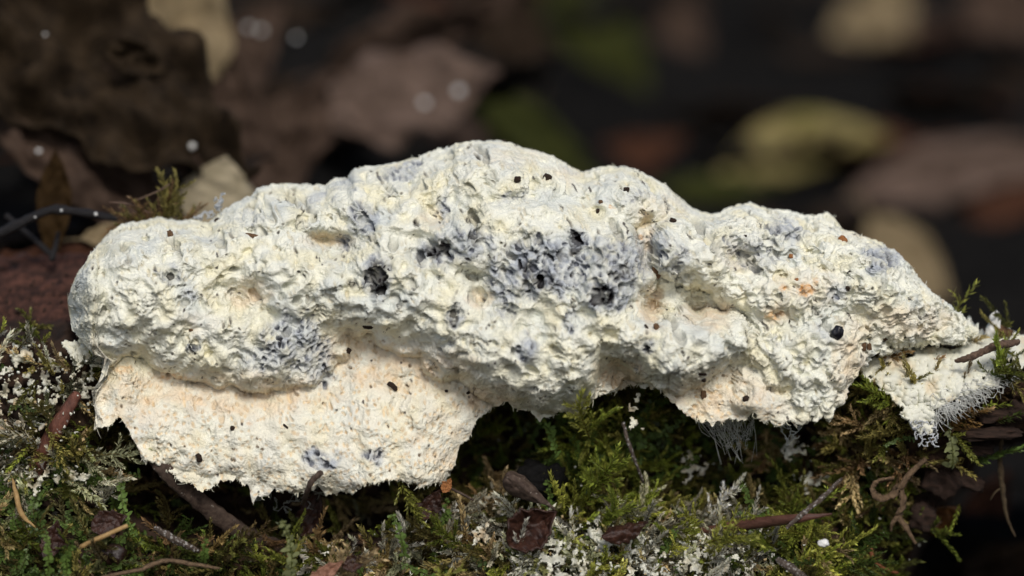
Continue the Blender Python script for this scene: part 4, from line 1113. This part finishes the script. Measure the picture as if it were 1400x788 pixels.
# ---------------------------------------------------------------- leaves
def leaf_parts(name, label, cat, base, axis, normal, L, W, mat, seed, lobes=0, curl=.2, cup=.15, crinkle=.04, group=None, tipp=1.0, stalk=.25, thick=2.5, widest=.45, droop=0.0, veins=True, torn=0.0, sway=0.0, sharp=.22):
    r = np.random.RandomState(seed)
    nu, nv = 46, 25
    u = np.linspace(0, 1, nu)[:, None]; v = np.linspace(-1, 1, nv)[None]
    w = np.sin(math.pi * np.clip(u, 0, 1) ** (math.log(.5) / math.log(widest))) ** .75 * (1 - .25 * u * (tipp - 1))
    w = np.maximum(w * np.clip(1 - u, 0, 1) ** sharp * (1 - .5) ** -sharp * .92, .012)
    if lobes: w = w * (1 + .16 * np.sin(u * math.pi * 2 * lobes + r.rand()) * sstep(.05, .3, u) * sstep(1, .8, u))
    w = w * (1 + .05 * noise3(np.concatenate([u * 9, u * 0 + seed, u * 0], 1))[:, None])
    ed = w * (1 + torn * fbm(np.stack([u * 5 + 0 * v, np.sign(v) * 3 + 0 * u, u * 0 + 0 * v + seed], -1), 4))
    X = v * np.clip(ed, .02, 1.6) * W / 2
    X = X + sway * L * 4 * (u - .5) ** 2
    Yl = u * L + 0 * v
    nz = np.stack([X / (W * .22), Yl / (L * .16), X * 0 + seed * 1.7], -1)
    Z = L * (curl * (u - .5) ** 2 - droop * u ** 2) + W * cup * (np.abs(v) ** 1.6) * w + crinkle * L * fbm(nz, 3) * 1.2
    vs = np.abs(np.sin((u * 1.0 - np.abs(v) * .18) * math.pi * 9))
    Z = Z - (.006 * L * vs if veins else 0) - .012 * L * np.exp(-(v / .07) ** 2)
    z = np.asarray(axis, float); z /= np.linalg.norm(z)
    n_ = np.asarray(normal, float); n_ = n_ - z * n_.dot(z); n_ /= np.linalg.norm(n_)
    b_ = np.cross(z, n_)
    V = base + X[..., None] * b_ + Yl[..., None] * z + Z[..., None] * n_
    e = empty(name, base, label, cat, group)
    bl = obj('blade', V.reshape(-1, 3), grid_faces(nu, nv), mat, e, None, True, thick)
    mid = V[:, nv // 2]
    rb, rf = tube(mid[:-3:3] - n_ * thick * .4, np.linspace(L * .011, L * .003, len(mid[:-3:3])), 5)
    OFF[bl.name] = OFF[e.name]
    obj('midrib', rb, rf, mat, e)
    if stalk:
        s0 = mid[0]
        V2, F2 = tube(smooth_path([s0 + z * 2, s0 - z * L * stalk * .5 + n_ * L * .03, s0 - z * L * stalk], 8), np.linspace(L * .012, L * .009, 8), 5)
        obj('stalk', V2, F2, mat, e)
    return e

def leaf_px(name, label, cat, c, Y, ang, Lpx, Wpx, mat, seed, tilt=0.0, yaw=0.0, **k):
    """leaf whose middle is seen at pixel c, standing at depth Y; sizes as seen, turned into real ones by the distance"""
    P = unproj(c[0], c[1], Y)
    sc = np.dot(P - CAM, FWD) / DIST
    a = math.radians(ang)
    R0 = np.array([1.0, 0, 0])
    ax = math.cos(a) * R0 + math.sin(a) * UPV
    nrm = VIEW.copy()
    side = np.cross(ax, nrm)
    nrm = nrm * math.cos(tilt) + UPV * math.sin(tilt)
    ax = ax + nrm * math.sin(yaw)
    L, W = Lpx * sc, Wpx * sc
    ax /= np.linalg.norm(ax)
    return leaf_parts(name, label, cat, P - ax * L / 2, ax, nrm, L, W, mat, seed, **k)

LM = {
 'mottled': leaf_mat('leaf_mottled', (.0015, .001, .0008), (.045, .03, .017)),
 'dark': leaf_mat('leaf_dark', (.0035, .0032, .003), (.016, .0135, .0115)),  # near-black albedo puts the background's shade into the leaf colour
 'dark2': leaf_mat('leaf_umber', (.007, .0045, .003), (.036, .023, .014)),  # umber darkened too, shade of the background held in its colour
 'brown': leaf_mat('leaf_brown', (.03, .019, .014), (.10, .066, .048), transl=.1),
 'mauve': leaf_mat('leaf_mauve', (.07, .047, .036), (.16, .113, .09), transl=.1),
 'tan': leaf_mat('leaf_tan', (.15, .11, .06), (.30, .235, .14), transl=.15),
 'pale': leaf_mat('leaf_pale', (.26, .22, .14), (.42, .36, .25), transl=.15),
 'green': leaf_mat('leaf_green', (.016, .02, .005), (.048, .052, .012), transl=.15),
 'ygreen': leaf_mat('leaf_yellowgreen', (.13, .13, .025), (.36, .28, .14), transl=.2),
 'rust': leaf_mat('leaf_rust', (.022, .010, .006), (.085, .036, .020), transl=.1),
 'amber': leaf_mat('leaf_amber', (.02, .011, .004), (.06, .034, .012), transl=.3),
}
# close behind, left
leaf_px('dead_leaf', 'big dark curled leaf leaning over the left of the litter bank', 'leaf', (120, 90), 620, -38, 560, 300, LM['mottled'], 1, tilt=.5, curl=.35, crinkle=.12, lobes=3, thick=5)
leaf_px('dead_leaf', 'dark rotting leaf lying under the big curled leaf', 'leaf', (110, 215), 560, -42, 430, 150, LM['brown'], 2, tilt=.5, curl=-.2, crinkle=.07, thick=5)
leaf_px('dead_leaf', 'pale tan leaf standing behind the big dark curled leaf', 'leaf', (232, 52), 1350, 62, 300, 190, LM['tan'], 3, tilt=.2, crinkle=.05, lobes=2)
leaf_px('dead_leaf', 'brown shaded leaf leaning behind the pale tan one', 'leaf', (318, 90), 1700, 50, 230, 120, LM['brown'], 31, tilt=.1, crinkle=.03)
leaf_px('dead_leaf', 'narrow amber-brown leaf standing upright behind the black twig', 'leaf', (74, 285), 330, 88, 160, 54, LM['amber'], 4, tilt=.0, curl=.1, cup=.1, thick=2, widest=.6)
leaf_px('dead_leaf', 'small ribbed buff leaf tip showing behind the dry tuft', 'leaf', (298, 268), 520, 78, 110, 120, LM['pale'], 5, tilt=.15, cup=-.2, thick=2.5, widest=.5)
leaf_px('dead_leaf', 'straw-coloured leaf lying low behind the black twig', 'leaf', (185, 318), 430, 10, 150, 44, LM['tan'], 6, tilt=.7)
leaf_px('dead_leaf', 'rust leaf edge resting on the log behind the bare wood', 'leaf', (95, 348), 420, 8, 200, 40, LM['rust'], 7, tilt=.9)
leaf_px('dead_leaf', 'broad crinkled brown leaf in the blurred litter behind the summit', 'leaf', (552, 130), 1650, 12, 270, 150, LM['mauve'], 8, tilt=.25, crinkle=.06, lobes=3, cup=.05, widest=.55)
leaf_px('dead_leaf', 'dull brown leaf drooping below the broad crinkled one', 'leaf', (400, 190), 1450, 60, 210, 110, LM['brown'], 9, tilt=.3, crinkle=.06, lobes=2)
leaf_px('dead_leaf', 'dull rust leaf behind the left ridge of the mould', 'leaf', (325, 170), 1300, 100, 220, 100, LM['brown'], 10, tilt=.3, crinkle=.06)
leaf_px('dead_leaf', 'narrow grey-brown curled leaf edge beside the dark rotting leaf', 'leaf', (235, 200), 600, -50, 190, 46, LM['brown'], 33, tilt=.2, curl=.3, crinkle=.08, cup=.5, thick=4)
leaf_px('dead_leaf', 'crumpled dark leaf scrap stuck to the edge of the big curled leaf', 'leaf', (190, 85), 590, -20, 90, 50, LM['mottled'], 34, tilt=.1, curl=.5, crinkle=.12, cup=.6, thick=4)
# farther, over the right
def gleaf(label, c, ang, L, W, m, seed, lift=0.0, **k):
    Y = ground_hit(c[0], c[1])
    return leaf_px('dead_leaf', label, 'leaf', c, Y - lift, ang, L, W, m, seed, **k)
gleaf('olive green blade leaf slanting behind the summit of the mould', (735, 190), -38, 230, 78, LM['green'], 11, 260, tilt=.5)
gleaf('blurred moss-green leaf high behind the summit', (815, 95), -60, 250, 150, LM['green'], 12, 0, tilt=.7)
gleaf('curved yellow-green leaf turning tan at its tip in the litter', (1060, 208), 26, 300, 98, LM['ygreen'], 13, 500, tilt=.15, curl=-.05, cup=.05, widest=.6, sway=.17, sharp=.05)
gleaf('olive leaf lying flat under the yellow-green curved leaf', (985, 262), 5, 200, 56, LM['green'], 14, 200, tilt=.9)
gleaf('long mauve-brown leaf arching in the right of the litter', (1300, 235), 15, 360, 100, LM['mauve'], 15, 500, tilt=.3, curl=-.1, sway=.08, sharp=.05)
gleaf('dim buff leaf hanging at the top of the litter bank', (1195, 40), 62, 200, 110, LM['tan'], 16, 300, tilt=.3)
gleaf('grey-brown leaf at the far right top of the litter', (1385, 50), -50, 190, 130, LM['brown'], 17, 250, tilt=.4)
gleaf('buff rounded leaf behind the right shoulder of the mould', (1245, 375), -52, 190, 100, LM['tan'], 18, 320, tilt=.4)
gleaf('dark rust leaf at the far right behind the moss sprig', (1385, 280), 20, 130, 60, LM['rust'], 19, 200, tilt=.5)
gleaf('dull brown leaf high behind the crinkled leaf', (690, 60), -70, 250, 120, LM['dark2'], 20, 200, tilt=.4)
gleaf('purplish brown leaf fragment behind the right hump', (870, 215), 20, 150, 70, LM['rust'], 21, 150, tilt=.5)
gleaf('dim tan leaf at the top behind the yellow-green leaf', (930, 55), 75, 150, 80, LM['brown'], 22, 200, tilt=.4)
gleaf('orange-brown leaf on the ground under the right ledge of the log', (1352, 692), 60, 110, 60, LM['rust'], 23, 60, tilt=.7)
gleaf('dull grey-brown leaf on the ground below the hanging rootlet', (1390, 765), 10, 160, 60, LM['dark2'], 24, 60, tilt=.8)
# filler litter
protos = []
for k in range(7):
    e = leaf_parts('litter_leaf', None, None, np.zeros(3), (0, 1, 0), (0, 0, 1), 430, 230, LM['dark'], 50 + k, lobes=(0, 3, 0, 2, 0, 4, 0)[k], curl=(.3, -.3, .15, .4, -.2, .2, .1)[k], crinkle=.06, cup=(.2, -.15, .1)[k % 3], thick=4)
    protos.append(e)
KINDS = [('dark', 'blackish dead leaf lying in the blurred litter behind the log', 'blackish litter leaves'), ('dark2', 'dark umber dead leaf lying in the blurred litter behind the log', 'umber litter leaves'),
         ('rust', 'dull rust-red dead leaf lying in the blurred litter behind the log', 'rust litter leaves'), ('brown', 'plain mid-brown dead leaf lying in the blurred litter behind the log', 'brown litter leaves')]
def copy_leaf(proto):
    r = proto.copy(); col.objects.link(r)
    for ch in proto.children:
        c = ch.copy(); c.data = ch.data; col.objects.link(c); c.parent = r
    return r
variants = {}
for k, p in enumerate(protos):
    variants[k] = p
used_p = set()
rl = np.random.RandomState(77)
for k in range(130):
    Y = 450 + 8500 * rl.rand() ** 1.15
    half = 700 * (Y + DIST) / DIST * 1.1
    x = rl.uniform(-half, half)
    kind = rl.choice([0, 0, 0, 0, 1, 1, 1, 2, 3])
    pi_ = rl.randint(7)
    if pi_ not in used_p: r = protos[pi_]; used_p.add(pi_)
    else: r = copy_leaf(protos[pi_])
    z = float(ground_z(x, Y))
    r.location = Vector(np.array([x, Y, z + rl.uniform(14, 60)]) * U)
    r.rotation_euler = (rl.normal(0, .22), rl.normal(0, .22), rl.uniform(0, 6.28))
    sc = rl.uniform(.55, 1.15); r.scale = (sc, sc, sc)
    where = 'the raised litter bank' if z > -430 else 'the flat soil'
    form = 'lobed' if pi_ in (1, 3, 5) else 'oval'
    tone = ('blackish', 'dark umber', 'dull rust-red', 'plain mid-brown')[kind]
    setp(r, '%s %s dead leaf lying blurred on %s behind the log' % (tone, form, where), 'leaf', '%s %s leaves on %s' % (tone, form, where))
    for ch in r.children:
        ch.material_slots[0].link = 'OBJECT'; ch.material_slots[0].material = LM[KINDS[kind][0]]
for k, p in enumerate(protos):
    if k not in used_p:
        for ch in list(p.children): bpy.data.objects.remove(ch)
        bpy.data.objects.remove(p)

# small leaf bits on the log
leaf_px('leaf_fragment', 'dark red curled leaf fragment in the lower middle moss', 'leaf', (728, 722), -170, 35, 80, 58, M_REDLEAF, 61, tilt=.1, curl=.5, cup=.4, thick=2.5, stalk=0, torn=.4)
leaf_px('bud_scale', 'pointed grey-brown bud scale jutting right in the moss', 'bud scale', (726, 672), -175, -36, 82, 25, M_GREYSTRIP, 62, tilt=.3, curl=-.2, cup=-.8, thick=3, stalk=0, widest=.35, sharp=.7, veins=False)
leaf_px('leaf_fragment', 'wet rust-red leaf scrap above the straw stick', 'leaf', (150, 715), -170, 20, 52, 38, M_REDLEAF, 63, tilt=.2, curl=.3, thick=2, stalk=0, torn=.4)
leaf_px('leaf_fragment', 'dark maroon leaf scrap between liverworts', 'leaf', (72, 738), -190, 75, 56, 30, M_REDLEAF, 64, tilt=.0, curl=.3, thick=2, stalk=0, torn=.4)
leaf_px('leaf_fragment', 'shaded red-brown leaf scrap in the hollow under the skirt', 'leaf', (425, 700), -60, 70, 70, 34, M_REDLEAF, 65, tilt=.0, curl=.3, thick=2, stalk=0, torn=.4)
leaf_px('leaf_fragment', 'dark brown curled leaf bit half buried in whitened moss', 'leaf', (855, 726), -195, 18, 66, 28, M_REDLEAF, 66, tilt=.4, curl=.4, cup=-.4, thick=2.5, stalk=0, torn=.4)
leaf_px('leaf_fragment', 'small orange-brown leaf scrap caught under the skirt edge', 'leaf', (611, 664), -150, 60, 22, 15, M_RUST, 71, tilt=.1, curl=.4, thick=1.5, stalk=0, torn=.6)
leaf_px('leaf_fragment', 'brown leaf bit under the thin brown stick', 'leaf', (590, 690), -110, 60, 46, 30, M_REDLEAF, 67, tilt=.1, curl=.3, thick=2, stalk=0, torn=.4)
leaf_px('fungus_cup', 'thin amber-brown fungus cup hanging below the broken log end', 'fungus', (1290, 712), 15, 40, 56, 40, M_AMBER, 68, tilt=.4, curl=.5, cup=.5, thick=3, stalk=0, veins=False)
leaf_px('leaf_fragment', 'brown leaf bit at the foot of the pale tan moss shoot', 'leaf', (485, 770), -235, 20, 34, 24, M_REDLEAF, 69, tilt=.2, curl=.4, thick=2, stalk=0, torn=.4)
leaf_px('leaf_fragment', 'reddish leaf edge at the very foot of the log below the skirt', 'leaf', (445, 785), -245, 35, 60, 24, plain_mat('pinkbrown', (.16, .07, .045), (.27, .14, .09), 400, .6, .4), 70, tilt=.3, curl=.2, thick=2, stalk=0, torn=.4)

# ---------------------------------------------------------------- crumbs caught on the slime mould
def surf(px, py):
    j = int(np.argmin(np.abs(mx_ - px)))
    rows = MPYa[NL:NL + NF, j]
    i = NL + int(np.argmin(np.abs(rows - py)))
    return MPd[i, j], MNd[i, j]
CR = [ # px, py, half length, half width, angle, material, label
 (707, 245, 5, 4.5, 0, M_CRUMB, 'dark earth crumb near the summit of the mould, left of a larger one'),
 (747, 242, 6.5, 6, 20, M_CRUMB, 'large dark earth crumb right of the summit'),
 (896, 372, 8, 12, 20, M_BROWNCRUMB, 'brown angular grain wedged in the deep crease'),
 (536, 527, 8, 3.6, 40, M_CRUMB, 'brown oblong pellet on the cream skirt'),
 (344, 325, 10, 4, 8, M_BROWNCRUMB, 'smooth brown oval seed lying on the left ridge'),
 (233, 322, 4, 7.5, -10, M_BROWNCRUMB, 'brown moss scrap standing on the left shoulder'),
 (273, 626, 4.2, 6.2, -15, M_CRUMB, 'squarish dark pellet on the left skirt'),
 (963, 542, 4.2, 6, -5, M_BROWNCRUMB, 'brown block-shaped pellet on the right skirt'),
 (1020, 547, 4.5, 5, -20, M_CRUMB, 'dark pellet on the right skirt, beside the brown block'),
 (960, 511, 6, 2.6, 8, M_CRUMB, 'flat dark chip lodged under the right roll'),
 (961, 519, 3, 3, 8, M_CRUMB, 'tiny dark bit below the flat chip'),
 (1180, 474, 4, 7, 0, M_BROWNCRUMB, 'brown double pellet left half at the edge of the web sheet'),
 (1187, 476, 3.4, 6, 0, M_BROWNCRUMB, 'brown double pellet right half at the edge of the web sheet'),
 (1212, 463, 5, 4.5, 0, M_BROWNCRUMB, 'brown crumb above the web sheet'),
 (1145, 459, 8, 11, 28, M_SHINY, 'shiny black seed sunk in the folded right flank'),
 (921, 303, 5, 3.8, 15, M_CRUMB, 'black crumb in the saddle right of the hump'),
 (1149, 331, 6.5, 5, 50, M_RUST, 'rust-orange flake under the right-hand peak'),
 (503, 446, 7, 3, 5, M_CRUMB, 'dark sliver tucked under the middle roll'),
 (475, 480, 3.6, 4, 30, M_CRUMB, 'dark crumb at the top of the skirt'),
 (856, 261, 4.5, 3.6, 0, M_CRUMB, 'dark crumb on the right hump'),
 (821, 278, 3.2, 3, 0, M_BROWNCRUMB, 'brown speck low on the right hump'),
 (818, 289, 2.6, 4, 0, M_CRUMB, 'dark speck just below the brown speck'),
 (899, 449, 4, 6, -10, M_BROWNCRUMB, 'brown pellet on the right roll'),
 (884, 449, 2, 5, -30, M_CRUMB, 'thin dark sliver left of the brown pellet'),
 (318, 587, 3.4, 3.2, 0, M_CRUMB, 'dark crumb in the middle of the left skirt'),
 (390, 584, 4.5, 1.6, 40, M_CRUMB, 'hair-thin dark splinter on the left skirt'),
 (641, 537, 3, 2, -30, M_CRUMB, 'tiny black grain on the skirt below the roll'),
 (610, 536, 2.4, 2.2, 0, M_CRUMB, 'tiny black grain left of its twin on the skirt'),
 (261, 452, 3, 2.2, 0, M_BROWNCRUMB, 'tiny brown speck on the left lobe'),
 (1022, 461, 3, 13, 2, M_CHAR, 'black upright piece standing in for a dark slot in the folded right flank'),  # solid black lump added where the crust has a dark slot
 (1160, 394, 3.4, 3.4, 0, M_CRUMB, 'round dark grain on the right shoulder'),
 (1162, 372, 4.5, 1.5, -35, M_CRUMB, 'short dark hair on the right shoulder'),
 (1018, 324, 1.8, 1.8, 0, M_CRUMB, 'pinhead black grain on the right ridge'),
 (688, 193, 3, 2.5, 0, M_CRUMB, 'small dark crumb on the very summit'),
 (295, 302, 5, 6, 0, M_CRUMB, 'dark clod behind the left shoulder beneath the silvery strand'),
 (1084, 352, 3, 3, 0, M_RUST, 'small rust speck on the right ridge'),
 (1089, 383, 3, 2.5, 0, M_RUST, 'small rust speck above the orange stain'),
]
for k, (px, py, a, b, ang, mat, lab) in enumerate(CR):
    p, n = surf(px, py)
    c = p + n * min(a, b) * .35
    V, Fc = lump(c, (a, min(a, b) * .8, b), k + 30, .28, 12, 1.5, .5 if mat is not M_SHINY else .0)
    V = rot_axis(V, c, -math.radians(ang), VIEW)
    setp(obj('debris_crumb', V, Fc, mat), lab, 'seed' if 'seed' in lab else 'crumb')

# pale grains glinting on the litter behind
for (px, py, Y, r, lab) in [(627, 125, 1560, 8, 'bright white grain on the broad crinkled brown leaf'), (580, 141, 1560, 7, 'cream grain beside the bright one on the crinkled leaf'), (230, 140, 700, 10, 'whitish grain at the edge of the big dark curled leaf'), (268, 192, 640, 5, 'small pale grain lower on the dark leaf edge'), (405, 52, 1650, 5, 'small pale grain high in the litter'), (62, 48, 560, 3, 'tiny pale grain on the big dark curled leaf'), (53, 207, 520, 4, 'pale grain on the dark rotting leaf'), (215, 128, 560, 9, 'pale lump on the rim of the big curled leaf'), (225, 176, 560, 5, 'small pale lump on the rim just under the larger one'), (262, 200, 580, 6, 'whitish crumb on the narrow grey-brown leaf edge'), (340, 38, 1700, 6, 'dim grain at the top of the litter'), (357, 42, 1700, 6, 'dim grain right beside another at the top of the litter')]:
    lump_thing('pale_grain', lab, 'grain', px, py, Y, (r, r, r * .9), 0, M_WHITE, int(px), 0, .3, 10)
print('moss shoots', count, 'tris', sum(len(o.data.polygons) for o in bpy.data.objects if o.type == 'MESH'))
